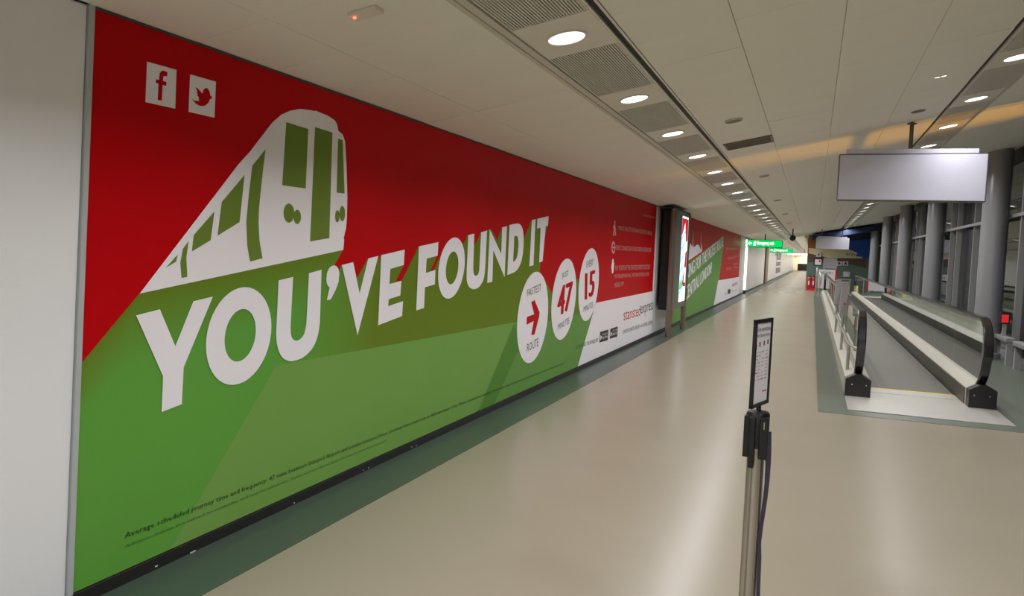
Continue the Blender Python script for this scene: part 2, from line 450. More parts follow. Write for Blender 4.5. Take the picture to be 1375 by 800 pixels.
struct('wall_far_right', box(-0.3, -0.1, Y_BLOCK + 0.6, Y_END, 0, 2.95), 'offwhite')
struct('trim_8', box(3.62, 60, -40, 90, -0.35, -0.25), 'asphalt')
struct('light_blocker', box(3.75, 4.55, 4.0, 10.15, -0.25, 5.5), 'header')         # unseen block added outside to cut the floodlight's beam to a straight edge
fl = bpy.data.lights.new('apron_floodlight', 'SPOT'); fl.energy = 8500; fl.color = (1.0, 0.42, 0.02); fl.spot_size = math.radians(12.5); fl.spot_blend = 1.0; fl.shadow_soft_size = 0.09
flo = bpy.data.objects.new('apron_floodlight', fl); C.objects.link(flo); flo.location = (13.0, 10.30, 0.0)
flo.rotation_euler = (Vector((1.0, 10.6, 3.19)) - flo.location).to_track_quat('-Z', 'Y').to_euler()

# ================================================================== steel columns
def column(y, label):
    t = thing('round_column', label, 'column', (2.86, y, 0), 'steel columns along the window wall')
    obj('shaft', lathe([(0.205, 0.0), (0.205, 3.48), (0.205, ceil_z(2.9))], 2.86, y, 0, 40), 'column', t, smooth=True)
    obj('base_ring', lathe([(0.235, 0.0), (0.235, 0.09), (0.215, 0.10), (0.205, 0.10)], 2.86, y, 0.003, 40), 'mullion', t, smooth=True)
names = ['nearest the camera, beside the hanging sign', 'second from the camera', 'third from the camera', 'fourth from the camera', 'farthest, close to the blue hoarding']
for y, nm in zip(COL_Y[2:], names): column(y, 'round grey steel column by the dark windows, ' + nm)

# ================================================================== downlights
def downlight(x, y, label, group, watts):
    z = ceil_z(x)
    t = thing('ceiling_downlight', label, 'ceiling light', (x, y, z), group); t.rotation_euler = ceil_rot
    bm = bmesh.new(); seg = 28
    prof = [(0.118, 0.0), (0.118, -0.006), (0.104, -0.008), (0.100, -0.002)]
    rings = [[bm.verts.new((r * math.cos(2 * math.pi * i / seg), r * math.sin(2 * math.pi * i / seg), zz)) for i in range(seg)] for r, zz in prof]
    for a, b in zip(rings, rings[1:]):
        for i in range(seg): bm.faces.new((a[i], a[(i + 1) % seg], b[(i + 1) % seg], b[i]))
    bmesh.ops.recalc_face_normals(bm, faces=bm.faces)
    obj('trim_ring', bm, 'strip', t, local=True)
    bm = bmesh.new(); bm.faces.new([bm.verts.new((0.102 * math.cos(2 * math.pi * i / 28), 0.102 * math.sin(2 * math.pi * i / 28), -0.003)) for i in range(28)])
    flip_to(bm, (0, 0, -1)); obj('lens', bm, 'lamp', t, local=True)
    if watts:
        la = bpy.data.lights.new('lamp', 'AREA'); la.shape = 'DISK'; la.size = 0.19; la.energy = watts; la.color = LAMP_COL; la.spread = math.radians(152)
        lo = bpy.data.objects.new('lamp', la); C.objects.link(lo); lo.parent = t; lo.location = (0, 0, -0.012)
LG, RG = 'downlights in the left ceiling strip', 'downlights in the right ceiling strip'
ONES = 'first second third fourth fifth sixth seventh eighth ninth tenth eleventh twelfth thirteenth fourteenth fifteenth sixteenth seventeenth eighteenth nineteenth'.split()
def ordinal(n):
    if n < 20: return ONES[n - 1]
    t_, u_ = divmod(n, 10); tens = {2: 'twent', 3: 'thirt', 4: 'fort', 5: 'fift', 6: 'sixt', 7: 'sevent'}[t_]
    return tens + 'ieth' if u_ == 0 else tens + 'y-' + ONES[u_ - 1]
for side, xx, yy, n0, n1, g in (('left', -1.350, YL0, NL0, NL1, LG), ('right', 1.462, YR0, NR0, NR1, RG)):
    for k in range(n0, n1):
        w = (ordinal(k + 1) + ' in view from the front') if k >= 0 else (ordinal(-k) + ' one nearer than the frame')
        downlight(xx, yy + P0 * k, 'round lit ceiling downlight in the %s strip, %s' % (side, w), g, LAMP_W)

for i, x in enumerate((-1.9, -0.9)):  # extra lamps added only to brighten the end wall
    downlight(x, 130.6, 'added fill downlight brightening the far end wall, ' + ('left one' if i == 0 else 'right one'), 'added fill downlights at the far end wall', LAMP_W * 2.5)
# ceiling fittings
def ceil_disc(px, py, r, label, m='vent'):
    p = at_ceil(px, py)
    t = thing('ceiling_speaker', label, 'speaker', p, 'round ceiling speakers along the middle'); t.rotation_euler = ceil_rot
    obj('rim', lathe([(r, 0.0), (r, -0.008), (r * 0.9, -0.014)], 0, 0, 0, 28), 'bead', t, True, local=True)
    obj('grille', lathe([(r * 0.86, -0.0145), (r * 0.86, -0.017), (r * 0.3, -0.019)], 0, 0, 0, 24), m, t, True, local=True)
for i, (q, lb) in enumerate((((985, 161), 'nearest one, before the dark vent'), ((1026, 235.5), 'second one, beyond the dark vent'), ((1044, 268.5), 'third from the camera'), ((1054, 287), 'fourth from the camera'), ((1060, 299), 'fifth and farthest'))):
    ceil_disc(*q, 0.085, 'small round grey ceiling speaker, ' + lb)
p = at_ceil(1233, 149)
t = thing('ceiling_hatch', 'small grey plate on the ceiling above the hanging sign', 'ceiling plate', p); t.rotation_euler = ceil_rot
obj('plate', lathe([(0.07, 0.0), (0.07, -0.008), (0.055, -0.012)], 0, 0, 0, 24), 'vent', t, True, local=True); obj('hub', lathe([(0.02, -0.0125), (0.018, -0.018)], 0, 0, 0, 16), 'grey', t, True, local=True)
p = at_ceil(1263, 102)
t = thing('ceiling_indicator', 'tiny pair of lit dashes on the ceiling left of the right slot', 'indicator light', p); t.rotation_euler = ceil_rot
obj('housing', box(-0.05, 0.05, -0.012, 0.012, -0.006, 0.0), 'strip', t, local=True)
for s in (-1, 1): obj('light_dash', box(s * 0.026 - 0.018, s * 0.026 + 0.018, -0.006, 0.006, -0.009, -0.006), 'lit_white', t, local=True)
# air vent strip
pa, pb, pc, pd = (at_ceil(*q) for q in ((970, 195), (1035, 182), (1040, 188), (974, 203)))
t = thing('ceiling_vent', 'long grey-brown air vent set across the ceiling tiles', 'vent', ((pa.x + pc.x) / 2, (pa.y + pc.y) / 2, ceil_z((pa.x + pc.x) / 2))); t.rotation_euler = ceil_rot
wv = cu(pb.x - pa.x) / 2; lv = (pd.y - pa.y) / 2
bm = box(-wv, wv, -lv, -lv + 0.02, -0.010, 0); box(-wv, wv, lv - 0.02, lv, -0.010, 0, bm); box(-wv, -wv + 0.02, -lv, lv, -0.010, 0, bm); box(wv - 0.02, wv, -lv, lv, -0.010, 0, bm)
obj('frame', bm, 'vent', t, local=True); obj('backing', box(-wv, wv, -lv, lv, -0.003, -0.001), 'vent', t, local=True)
for i in range(9):
    y = -lv + 0.03 + (2 * lv - 0.06) * i / 8; obj('slat', box(-wv + 0.02, wv - 0.02, y - 0.008, y + 0.008, -0.008, -0.004), 'vent', t, local=True)
# emergency light with red lamp
p = at_ceil(491, 15)
t = thing('emergency_light', 'small white ceiling box with red indicator above the red poster', 'emergency light', p); t.rotation_euler = ceil_rot
obj('housing', box(-0.075, 0.075, -0.04, 0.04, -0.02, 0, bevel=0.004), 'strip', t, local=True)
obj('indicator', lathe([(0.007, -0.021), (0.007, -0.026), (0.004, -0.029)], -0.05, -0.02, 0, 12), 'led_red', t, True, local=True)
# camera dome
p = at_ceil(1065, 306) - Vector((0, 0, 0.03))
t = thing('camera_dome', 'dark dome security camera on a short rod from the ceiling', 'security camera', p)
obj('rod', lathe([(0.025, 0.0), (0.025, -0.30)], p.x, p.y, p.z, 12), 'blackplastic', t, True)
obj('dome', lathe([(0.05, -0.26), (0.11, -0.30), (0.13, -0.36), (0.11, -0.43), (0.06, -0.48), (0.01, -0.50)], p.x, p.y, p.z, 20), 'blackplastic', t, True)

# ================================================================== the big poster on the left wall
y0, y1 = yedge(1.2), at_wall(882, 275).y
MB = 0.062; MT = 2.4525
t = thing('wall_poster', 'huge red and green railway poster with YOU\'VE FOUND IT and a white train', 'poster', (WL, (y0 + y1) / 2, MB))
POST = t; ORG = Vector(t.location)
obj('panel', yzprism([(yedge(MB), MB), (y1, MB), (y1, MT), (yedge(MT), MT)], WL - 0.012, WL), 'red', t)
P = lambda name, loops, m, off, parent=t: obj(name, wall_print(loops, off), m, parent)
zb = lambda px: None
# bottom edge of the print is at MB: pixel of the wall bottom under a given y
def pix(pt):
    d = Vector(pt) - EYE; return (687.5 + FPX * d.dot(_r) / d.dot(_f), 400 - FPX * d.dot(_u) / d.dot(_f))
def wp(y, z): return pix((WL, y, z))
def inset_left(py): return wp(y0 + 0.001, at_wall(104, py).z)
yL = y0 + 0.001
c5 = lambda pts: cr((430, 300), 4.706, pts); c6 = lambda pts: cr((540, 270), 5.0, pts)
c3 = lambda pts: cr((160, 370), 4.0, pts); c4 = lambda pts: cr((320, 330), 4.0, pts)
c2 = lambda pts: cr((320, 130), 3.333, pts); c1 = lambda pts: cr((190, 130), 2.963, pts); c7 = lambda pts: cr((680, 320), 4.443, pts)
gp1, gp2, gp3 = at_wall(187, 394), at_wall(461, 334), at_wall(104, 490)
GREEN = gradient_green(gp1, gp2, gp3, ORG)
yw = at_wall(775.6, 490).y
zg = at_wall(104, 490).z
green = [wp(yedge(MB) + 0.001, MB + 0.001), wp(yedge(zg) + 0.001, zg), (187, 394), (461, 334)] + \
    c5([(145, 165), (90, 262), (118, 290), (133, 262), (205, 244), (232, 347), (300, 221), (364, 206), (364, 240), (384, 200), (430, 230), (526, 265), (475, 366), (515, 362), (620, 146), (744, 118), (739, 203), (693, 300), (716, 298), (760, 200)]) + \
    c6([(345, 250), (412, 285), (440, 228), (482, 219), (485, 305), (527, 209), (567, 199), (585, 187), (605, 200), (636, 263), (668, 177), (700, 169), (718, 161), (765, 151), (806, 186), (820, 247), (866, 128), (981, 101), (976, 168), (945, 300), (922, 465)]) + \
    [(736, 400), (760, 380), (775, 375), (795, 370), (800, 406.5), (796.5, 418), wp(yw, MB + 0.001)]
obj('green_field', wall_print([green], 0.0008), GREEN, t)
pale = [(371, 490.5), (694, 432), (740, 415), (796.5, 418), wp(yw, MB + 0.001), wp(at_wall(228, 728).y, MB + 0.001)]
P('pale_green_field', [pale], 'pale', 0.0016)
P('pale_green_field', [[(694, 432), (716, 440), (752, 405), (797, 417), wp(yw, MB + 0.001), wp(at_wall(640, 552).y, MB + 0.001)]], 'midgreen', 0.0020)
P('dark_green_band', [[(690.5, 432.5), (696, 470), (662, 545), wp(at_wall(656, 560).y, MB + 0.001), wp(at_wall(638, 567).y, MB + 0.001), (645, 546)]], 'band', 0.0024)
P('olive_field', [[(724, 363), (742, 395), (765, 384), (785, 370), (795, 400), (790, 416), (752, 430), (700, 432)]], 'olive', 0.0022)
wfl = [(800, 406.5), at_wall(879.5, 390) and (879.5, 390.3), wp(y1 - 0.002, MB + 0.001), wp(yw, MB + 0.001), (796.5, 418)]
P('white_field', [wfl], 'letter', 0.0012)
# train
train = [(187, 394)] + c2([(0, 300), (50, 245), (100, 180), (150, 115), (190, 80), (230, 62), (275, 54), (325, 60), (335, 63), (345, 62), (400, 85), (430, 105), (440, 122), (446, 152), (465, 168), (476, 200), (482, 300), (486, 450), (484, 540), (480, 590), (470, 630), (472, 640), (468, 685)])
tr = P('train_picture', [train], 'letter', 0.0030)
wins = [c2([(212, 113), (311, 144), (299, 410), (194, 395)]), c2([(341, 135), (419, 160), (405, 632), (319, 647)]), c2([(444, 187), (465, 193), (473, 432), (438, 428)]),
        c2([(119, 235), (100, 400), (90, 500), (88, 560), (92, 640), (106, 722), (50, 737), (38, 670), (33, 560), (45, 430), (60, 308)]),
        c1([(408, 310), (388, 498), (300, 552), (317, 418)]), c1([(288, 455), (273, 570), (198, 615), (205, 550)]),
        c1([(185, 573), (176, 640), (180, 716), (157, 720), (152, 660), (162, 605)]), c1([(141, 627), (136, 655), (94, 680)]),
        ]
OLW = mat('print_window_green', srgb(116, 140, 58), 0.42, var=0.05, spec=0.08)
for w in wins: obj('train_window', wall_print([w], 0.0038), OLW, tr)
for a, b in (((224, 520, 24, 43), (261, 537, 17, 32)), ((463, 522, 13, 34), (441, 534, 10, 27))):
    e1 = [(a[0] + a[2] * math.cos(k * 0.2618), a[1] + a[3] * math.sin(k * 0.2618)) for k in range(24)]
    e2 = [(b[0] + b[2] * math.cos(k * 0.2618), b[1] + b[3] * math.sin(k * 0.2618)) for k in range(24)]
    obj('train_lamp', join(wall_print([c2(e1)], 0.0038), wall_print([c2(e2)], 0.0040)), OLW, tr)
# lettering YOU'VE FOUND IT, one mesh for each character
letters = [
    [c3([(87, 213), (215, 180), (298, 378), (395, 137), (500, 112), (343, 492), (333, 690), (224, 732), (232, 540)])],
    [ell(319.6, 451, 44, 65.7, 0.20), ell(321.6, 450, 21, 35.3, 0.21)],
    [c4(bez([(213, 185), (291, 167)], 1)) + c4(bez([(277, 440), (280, 478), (290, 500), (308, 509), (330, 500), (350, 472), (362, 420)], 4)) + c4([(376, 147), (444, 128)]) + c4(bez([(435, 410), (424, 480), (398, 545), (350, 595), (300, 616), (265, 617), (233, 598), (210, 553), (200, 490), (202, 420)], 4))],
    [c4([(472, 292), (493, 288), (520, 236), (535, 195), (540, 150)]) + c4(bez([(540, 150), (531, 117), (512, 105), (488, 116), (473, 148), (470, 188), (477, 213), (487, 222)], 4))],
    [c5([(133, 262), (205, 244), (245, 440), (300, 220), (364, 205), (232, 706)])],
    [c5([(382, 200), (530, 165), (525, 262), (440, 287), (434, 382), (510, 362), (503, 455), (430, 478), (426, 522), (520, 490), (514, 585), (362, 643)])],
    [c5([(620, 145), (744, 117), (739, 203), (670, 222), (664, 312), (725, 293), (721, 385), (659, 403), (653, 533), (603, 550)])],
    [c6(ell(328, 449, 90, 206, 0.26)), c6(ell(332, 447.5, 42, 110, 0.24))],
    [c6([(441, 227), (482, 218)]) + c6(bez([(474, 450), (478, 488), (491, 500), (506, 492), (514, 465)], 4)) + c6([(527, 208), (567, 198)]) + c6(bez([(555, 450), (545, 520), (520, 568), (490, 589), (463, 588), (441, 567), (430, 525), (430, 460)], 4))],
    [c6([(585, 187), (662, 352), (668, 176), (701, 168), (685, 512), (609, 330), (603, 540), (568, 550)])],
    [c6([(718, 160), (755, 151)]) + c6(bez([(762, 150), (785, 153), (804, 180), (813, 240), (810, 330), (796, 410), (770, 460), (745, 480)], 3)) + c6([(703, 496)]), c6([(751, 237)]) + c6(bez([(760, 233), (772, 240), (778, 280), (774, 345), (765, 383), (752, 402)], 3)) + c6([(742, 406)])],
    [c6([(868, 127), (893, 121), (879, 430), (851, 438)])],
    [c6([(905, 118), (981, 100), (976, 164), (962, 168), (940, 404), (917, 411), (927, 178), (902, 184)])],
]
for L in letters: obj('letter', wall_print(L, 0.0042), 'letter', t)
# three round badges
badges = [((153.5, 471, 93.5, 273, 0.26), [('FASTEST', (120, 348), (204, 312), (122, 306), (204, 268), 'black'), ('ROUTE', (120, 677), (188, 640), (120, 630), (188, 592), 'black')]),
          ((339.5, 362.5, 74.5, 242.5, 0.3), [('JUST', (328, 247), (368, 230), (328, 207), (368, 189), 'black'), ('47', (302, 470), (378, 420), (310, 292), (392, 254), 'red'), ('MINUTES', (303, 547), (372, 507), (305, 512), (372, 469), 'black')]),
          ((488.5, 275.5, 61.5, 217.5, 0.3), [('EVERY', (475, 177), (515, 160), (476, 139), (517, 119), 'black'), ('15', (468, 367), (516, 338), (470, 210), (526, 188), 'red'), ('MINUTES', (457, 440), (513, 410), (459, 406), (515, 376), 'black')])]
for bi, (e, txts) in enumerate(badges):
    bo = P('badge', [c7(ell(*e))], 'letter', 0.0050)
    for tx, bl, br, tl, trr, m in txts:
        q = [c7([v])[0] for v in (bl, br, tl, trr)]
        bm = wall_text(tx, *q, 0.0058)
        if m == 'red':      # heavy numerals: strokes thickened sideways
            bm = join(bm, *[wall_text(tx, *[(x + dx, y) for x, y in q], 0.0058 + 0.0001 * i) for i, dx in enumerate((0.5, -0.5, 0.95, -0.95))])
        obj('badge_lettering', bm, m, bo)
    if bi == 0:
        obj('arrow', wall_print([c7([(145, 380), (165, 367), (195, 440), (193, 465), (165, 572), (145, 577), (160, 492), (117, 515), (119, 468), (163, 452)])], 0.0058), 'red', bo)
# social icons, white squares with a red letter and a red bird
c8 = lambda pts: cr((185, 70), 8.0, pts)
i1 = P('icon_square', [c8([(97, 102), (415, 190), (400, 607), (80, 537)])], 'letter', 0.0012)
obj('icon_letter', wall_print([c8([(315, 215), (312, 262), (290, 256), (270, 262), (268, 308), (305, 320), (302, 363), (264, 352), (254, 522), (210, 512), (220, 338), (190, 330), (194, 290), (225, 298), (230, 235), (245, 205), (275, 198)])], 0.0020), 'red', i1)
i2 = P('icon_square', [c8([(560, 238), (838, 318), (822, 704), (543, 640)])], 'letter', 0.0012)
bird = [(578, 500), (610, 520), (655, 525), (650, 480), (632, 460), (642, 450), (628, 430), (638, 420), (614, 375), (640, 388), (692, 445), (702, 405), (722, 385), (748, 388), (770, 430), (778, 470), (800, 474), (786, 486), (798, 500), (774, 503), (755, 545), (720, 575), (670, 580), (620, 555)]
obj('icon_bird', wall_print([c8(bird)], 0.0020), 'red', i2)
# small print on the right of the poster
c9 = lambda pts: cr((820, 280), 6.66, pts); c10 = lambda pts: cr((680, 380), 6.55, pts)
def WT(txt, q, m, off=0.0022, f=c9, name='small_lettering'):
    a = f(q); return obj(name, wall_text(txt, *a, off), m, t)
WT('stanstedexpress.com', [(293, 75), (412, 103), (293, 42), (412, 70)], 'pinkwhite')
WT('2 MINUTE WALK TO THE TRAIN STATION FROM ARRIVALS', [(60, 190), (370, 240), (60, 150), (370, 203)], 'pinkwhite')
WT('DIRECT CONNECTION TO THE LONDON UNDERGROUND', [(47, 370), (362, 388), (47, 328), (362, 352)], 'pinkwhite')
WT('BUY TICKETS AT THE STANSTED EXPRESS TICKET DESK', [(40, 552), (350, 540), (40, 510), (350, 502)], 'pinkwhite')
WT('IN THE ARRIVALS HALL, THE TRAIN STATION OR THE', [(37, 628), (340, 605), (37, 588), (340, 569)], 'pinkwhite')
WT('MOBILE APP', [(32, 706), (115, 690), (33, 664), (116, 652)], 'pinkwhite')
P('walking_icon', [c9([(33, 105), (42, 112), (42, 130), (38, 140), (44, 180), (46, 240), (38, 243), (34, 200), (26, 245), (17, 242), (27, 185), (20, 165), (30, 140)])], 'pinkwhite', 0.0022)
P('roundel_icon', [c9([(23 + 17 * math.cos(k * .3142), 348 + 56 * math.sin(k * .3142)) for k in range(20)]), c9([(24 + 10 * math.cos(k * .3142), 348 + 36 * math.sin(k * .3142)) for k in range(20)]), ], 'pinkwhite', 0.0022)
P('roundel_icon', [c9([(5, 338), (43, 342), (43, 356), (5, 352)])], 'pinkwhite', 0.0026)
P('ticket_icon', [c9([(14, 452), (24, 448), (26, 480), (31, 490), (22, 575), (10, 582), (8, 545), (4, 530)])], 'letter', 0.0022)
WT('stansted', [(1030, 330), (1176, 285), (1030, 228), (1176, 192)], 'red', f=c10, name='logo_lettering')
WT('express', [(1179, 302), (1290, 262), (1179, 205), (1290, 166)], 'black', f=c10, name='logo_lettering')
WT('LONDON STANSTED AIRPORT', [(1020, 447), (1172, 395), (1022, 414), (1172, 363)], 'black', f=c10)
P('rail_symbol', [c10([(1177, 390), (1186, 381), (1177, 384), (1177, 378), (1188, 374), (1186, 368), (1196, 362), (1189, 372), (1196, 369), (1196, 375), (1186, 379), (1188, 385)])], 'red', 0.0026)
WT('CENTRAL LONDON', [(1199, 386), (1283, 358), (1199, 354), (1284, 326)], 'black', f=c10)
WT('DOWNLOAD THE MOBILE APP', [(612, 580), (803, 515), (612, 549), (803, 482)], 'black', f=c10)
for quad, t1, t2 in (([(822, 430), (897, 407), (890, 502), (816, 523)], 'Download on the', 'App Store'), ([(912, 403), (978, 380), (974, 470), (906, 490)], 'GET IT ON', 'Google Play')):
    so = P('store_badge', [c10(quad)], 'black', 0.0026)
    (ax, ay), (bx, by), (cx_, cy_), (dx_, dy_) = quad
    L = lambda s, v: ((ax + (bx - ax) * s) * (1 - v) + (dx_ + (cx_ - dx_) * s) * v, (ay + (by - ay) * s) * (1 - v) + (dy_ + (cy_ - dy_) * s) * v)
    for tx, s0, v0, s1, v1 in ((t1, 0.32, 0.38, 0.92, 0.2), (t2, 0.30, 0.82, 0.95, 0.45)):
        q = [c10([v])[0] for v in (L(s0, v0), L(s1, v0), L(s0, v1), L(s1, v1))]
        obj('badge_lettering', wall_text(tx, *q, 0.0034), 'letter', so)
    obj('badge_mark', wall_print([[c10([L(s, v)])[0] for s, v in ((0.07, 0.3), (0.25, 0.5), (0.25, 0.6), (0.07, 0.82))]], 0.0034), 'letter', so)
# footer line of small print, straight along the wall
fa, fb = at_wall(167, 725), at_wall(757, 489.5)
s_foot = ('Average scheduled journey time and frequency. 47 mins between Stansted Airport and London Liverpool Street. '
          'Journey times may vary at different times of day, please check before travelling. ')
def foot(txt, ya, yb, za, zb_, h):
    V = lambda y, z: Vector((WL + 0.0034, y, z))
    return flip_to(lay_text(txt, V(ya, za), V(yb, zb_), V(ya, za + h), V(yb, zb_ + h)), (1, 0, 0))
ysplit = at_wall(520, 575).y; zsp = fa.z + (fb.z - fa.z) * (ysplit - fa.y) / (fb.y - fa.y)
obj('footer_lettering', foot(s_foot[:106], fa.y, ysplit, fa.z, zsp, 0.034), 'foot', t)
obj('footer_lettering', foot('Journey times may vary at different times of day. Please check before travelling. Trains depart every 15 minutes for most of the day, seven days a week. Tickets from the station', ysplit + 0.03, fb.y, zsp, fb.z, 0.034), 'foot', t)
obj('footer_lettering', foot('Advance tickets are subject to availability and may be withdrawn. Terms and conditions apply. Correct at time of going to print.', fa.y, ysplit, fa.z - 0.040, zsp - 0.045, 0.020), 'foot2', t)

# ================================================================== advertising totem standing at the wall
TX = -2.47
t = thing('advertising_totem', 'free-standing steel lightbox totem with a lit screen, between the two posters', 'lightbox', (TX, 15.8, 0))
obj('body', box(-2.72, TX - 0.035, 14.98, 16.60, 0.50, 2.42, bevel=0.012), 'blackplastic', t)
obj('front_frame', box(TX - 0.04, TX + 0.012, 15.02, 16.58, 0.50, 2.42, bevel=0.008), 'frame_grey', t)
obj('top_cap', box(-2.74, TX + 0.02, 14.75, 16.72, 2.42, 2.445), 'blackplastic', t)
for y in (14.86, 16.66): obj('post', lathe([(0.055, 0), (0.055, 2.42)], TX - 0.02, y, 0.003, 20), 'steel_dark', t, True)
cable = bez([(-2.6, 15.4, 0.52), (-2.6, 15.42, 0.25), (-2.6, 15.6, 0.12), (-2.62, 16.1, 0.10)])
obj('cable', tube(cable, 0.014), 'blackplastic', t, True)
XS = TX + 0.013
scr = obj('screen', box(TX + 0.002, XS, 15.720, 16.520, 0.62, 2.34), 'scr_white', t)
SP = lambda nm, loops, m, off: obj(nm, (lambda bm: flip_to(bm, (1, 0, 0)))(wall_yz(loops, off)), m, scr)
def wall_yz(loops, off):
    bm = fill2d(loops)
    for v in bm.verts: v.co = (XS + off, v.co.x, v.co.y)
    return bm
SP('screen_field', [[(15.720, 2.30), (16.496, 2.30), (16.496, 0.92), (16.000, 0.92), (16.240, 1.25), (16.320, 1.75), (16.080, 2.22), (15.840, 2.0), (15.720, 1.95)]], 'scr_red', 0.001)
SP('screen_field', [[(15.720, 1.0), (15.960, 1.15), (16.120, 0.92), (15.720, 0.86)]], 'scr_green', 0.002)
for k in range(6):
    z = 0.75 + k * 0.22; SP('screen_stripe', [[(15.720, z), (16.160, z + 0.16), (16.160, z + 0.22), (15.720, z + 0.07)]], 'scr_cyan', 0.003)
SP('screen_field', [[(16.280, 1.62), (16.480, 1.66), (16.480, 1.86), (16.280, 1.83)]], 'scr_white', 0.003)
SP('screen_field', [[(16.240, 1.0), (16.440, 1.0), (16.440, 1.32), (16.280, 1.3)]], 'scr_white', 0.003)

# ================================================================== second poster further along
m0, m1 = 16.9, 33.0
t = thing('wall_poster', 'second red and green poster with slanted white lettering beyond the totem', 'poster', (WL, 25, MB))
obj('panel', box(WL - 0.012, WL, m0, m1, MB, MT), 'red', t)
cA = lambda pts: cr((915, 285), 5.93, pts)
def clampW(pts, z0=MB + 0.002, z1=MT - 0.002):
    out = []
    for q in pts:
        p = at_wall(*q); out.append((min(max(p.y, m0 + 0.002), m1 - 0.002), min(max(p.z, z0), z1)))
    return out
def P2(name, pts, m, off, extra=()):
    bm = fill2d([clampW(cA(pts)) + list(extra)])
    for v in bm.verts: v.co = (WL + off, v.co.x, v.co.y)
    return obj(name, flip_to(bm, (1, 0, 0)), m, t)
P2('green_field', [(-20, 440), (165, 330), (335, 200), (335, 265), (300, 540), (260, 760)], 'midgreen', 0.0012, [(m0 + 0.002, MB + 0.002)])
P2('white_field', [(293, 542), (470, 512), (470, 720), (255, 765)], 'letter', 0.0016)
P2('skyline_picture', [(-20, 440), (40, 395), (165, 310), (165, 250), (158, 300), (156, 150), (153, 300), (140, 262), (120, 258), (105, 275), (94, 270), (91, 130), (88, 275), (70, 245), (60, 300), (50, 290), (40, 360), (-20, 400)], 'letter', 0.0020)
P2('olive_shadow', [(-20, 450), (40, 405), (165, 322), (330, 190), (335, 215), (165, 345), (40, 440), (-20, 480)], 'olive', 0.0018)
def WT2(txt, q, m, off=0.003, name='lettering', thick=0):
    a = cA(q); bm = wall_text(txt, *a, off)
    if thick: bm = join(bm, *[wall_text(txt, *[(x + d, y) for x, y in a], off + 0.0002 * (i + 1)) for i, d in enumerate((thick, -thick))])
    return obj(name, bm, m, t)
qa = [at_wall(*q) for q in cA([(40, 535), (333, 270), (40, 425), (333, 190)])]
for i in (0, 2): qa[i] = qa[i] + (qa[i] - qa[i + 1]) * (3.3 / 23.0)
bm = flip_to(lay_text('LOOKING FOR THE FASTEST ROUTE', *qa, off=(0.003, 0, 0)), (1, 0, 0))
for i, d in enumerate((0.025, -0.025)): bm = join(bm, flip_to(lay_text('LOOKING FOR THE FASTEST ROUTE', *qa, off=(0.0032 + 0.0002 * i, d, 0)), (1, 0, 0)))
obj('lettering', bm, 'letter', t)
WT2('CENTRAL LONDON?', [(32, 705), (238, 480), (32, 595), (242, 392)], 'letter', thick=0.15)
for q in ([(358, 300), (440, 298), (358, 280), (440, 285)], [(366, 375), (412, 372), (366, 355), (412, 354)], [(414, 360), (450, 358), (414, 345), (450, 346)], [(414, 420), (450, 418), (414, 404), (450, 404)], [(358, 460), (398, 455), (358, 440), (398, 437)], [(414, 445), (450, 443), (414, 430), (450, 430)]):
    WT2('INFORMATION', q, 'pinkwhite', 0.002, 'small_lettering')
WT2('stansted', [(402, 592), (425, 585), (402, 560), (425, 555)], 'red', 0.003, 'logo_lettering')
WT2('express', [(426, 588), (447, 582), (426, 558), (447, 552)], 'black', 0.003, 'logo_lettering')
P2('store_badge', [(368, 615), (390, 610), (390, 645), (368, 650)], 'black', 0.003)
WT2('DOWNLOAD', [(342, 655), (364, 648), (342, 645), (364, 638)], 'black', 0.003, 'small_lettering')
WT2('LONDON AIRPORT', [(402, 635), (445, 620), (402, 625), (445, 612)], 'black', 0.003, 'small_lettering')

# ================================================================== left wall beyond the posters
t = thing('lit_post', 'bright white lit post at the wall just past the second poster', 'lit post', (-2.7, 35.4, 0))
obj('diffuser', box(WL, WL + 0.07, 35.5, 35.9, 0.16, 2.36, bevel=0.01), 'lit_white', t)
obj('foot', box(WL, WL + 0.09, 35.48, 35.92, 0.003, 0.16), 'dark', t); obj('cap', box(WL, WL + 0.09, 35.48, 35.92, 2.36, 2.43), 'strip', t)
def wall_panel(ya, yb, label, m='offwhite'):
    o = obj('wall_panel', box(WL - 0.012, WL + 0.006, ya, yb, 0.07, 2.40, bevel=0.003), m)
    return tag(o, label, 'wall panel', 'white panels along the far left wall')
wall_panel(33.6, 35.4, 'white wall panel between second poster and lit post')
wall_panel(36.2, 42.9, 'white wall panel just past the lit post'); wall_panel(43.0, 49.9, 'white wall panel under the first green exit sign')
wall_panel(54.0, 66.5, 'white wall panel past the brown upright'); wall_panel(77, 92, 'white wall panel beyond the grey poster'); wall_panel(92.3, 108, 'second white wall panel beyond the grey poster'); wall_panel(108.3, 130, 'last white wall panel near the corridor end')
o = tag(obj('door_upright', box(WL, WL + 0.09, 50.6, 53.2, 0, 2.30, bevel=0.01), 'brown'), 'brown upright post against the far left wall', 'post')
t = thing('wall_poster', 'small grey and purple poster far along the left wall', 'poster', (WL, 71, 0.4))
obj('panel', box(WL, WL + 0.012, 67, 76, 0.4, 2.3), 'purple', t)
for z in (0.85, 1.35): obj('stripe', box(WL + 0.012, WL + 0.016, 67.1, 75.9, z, z + 0.16), 'paper', t)
for y in (70, 73): obj('stripe', box(WL + 0.012, WL + 0.016, y, y + 0.5, 1.7, 2.25), 'paper', t)

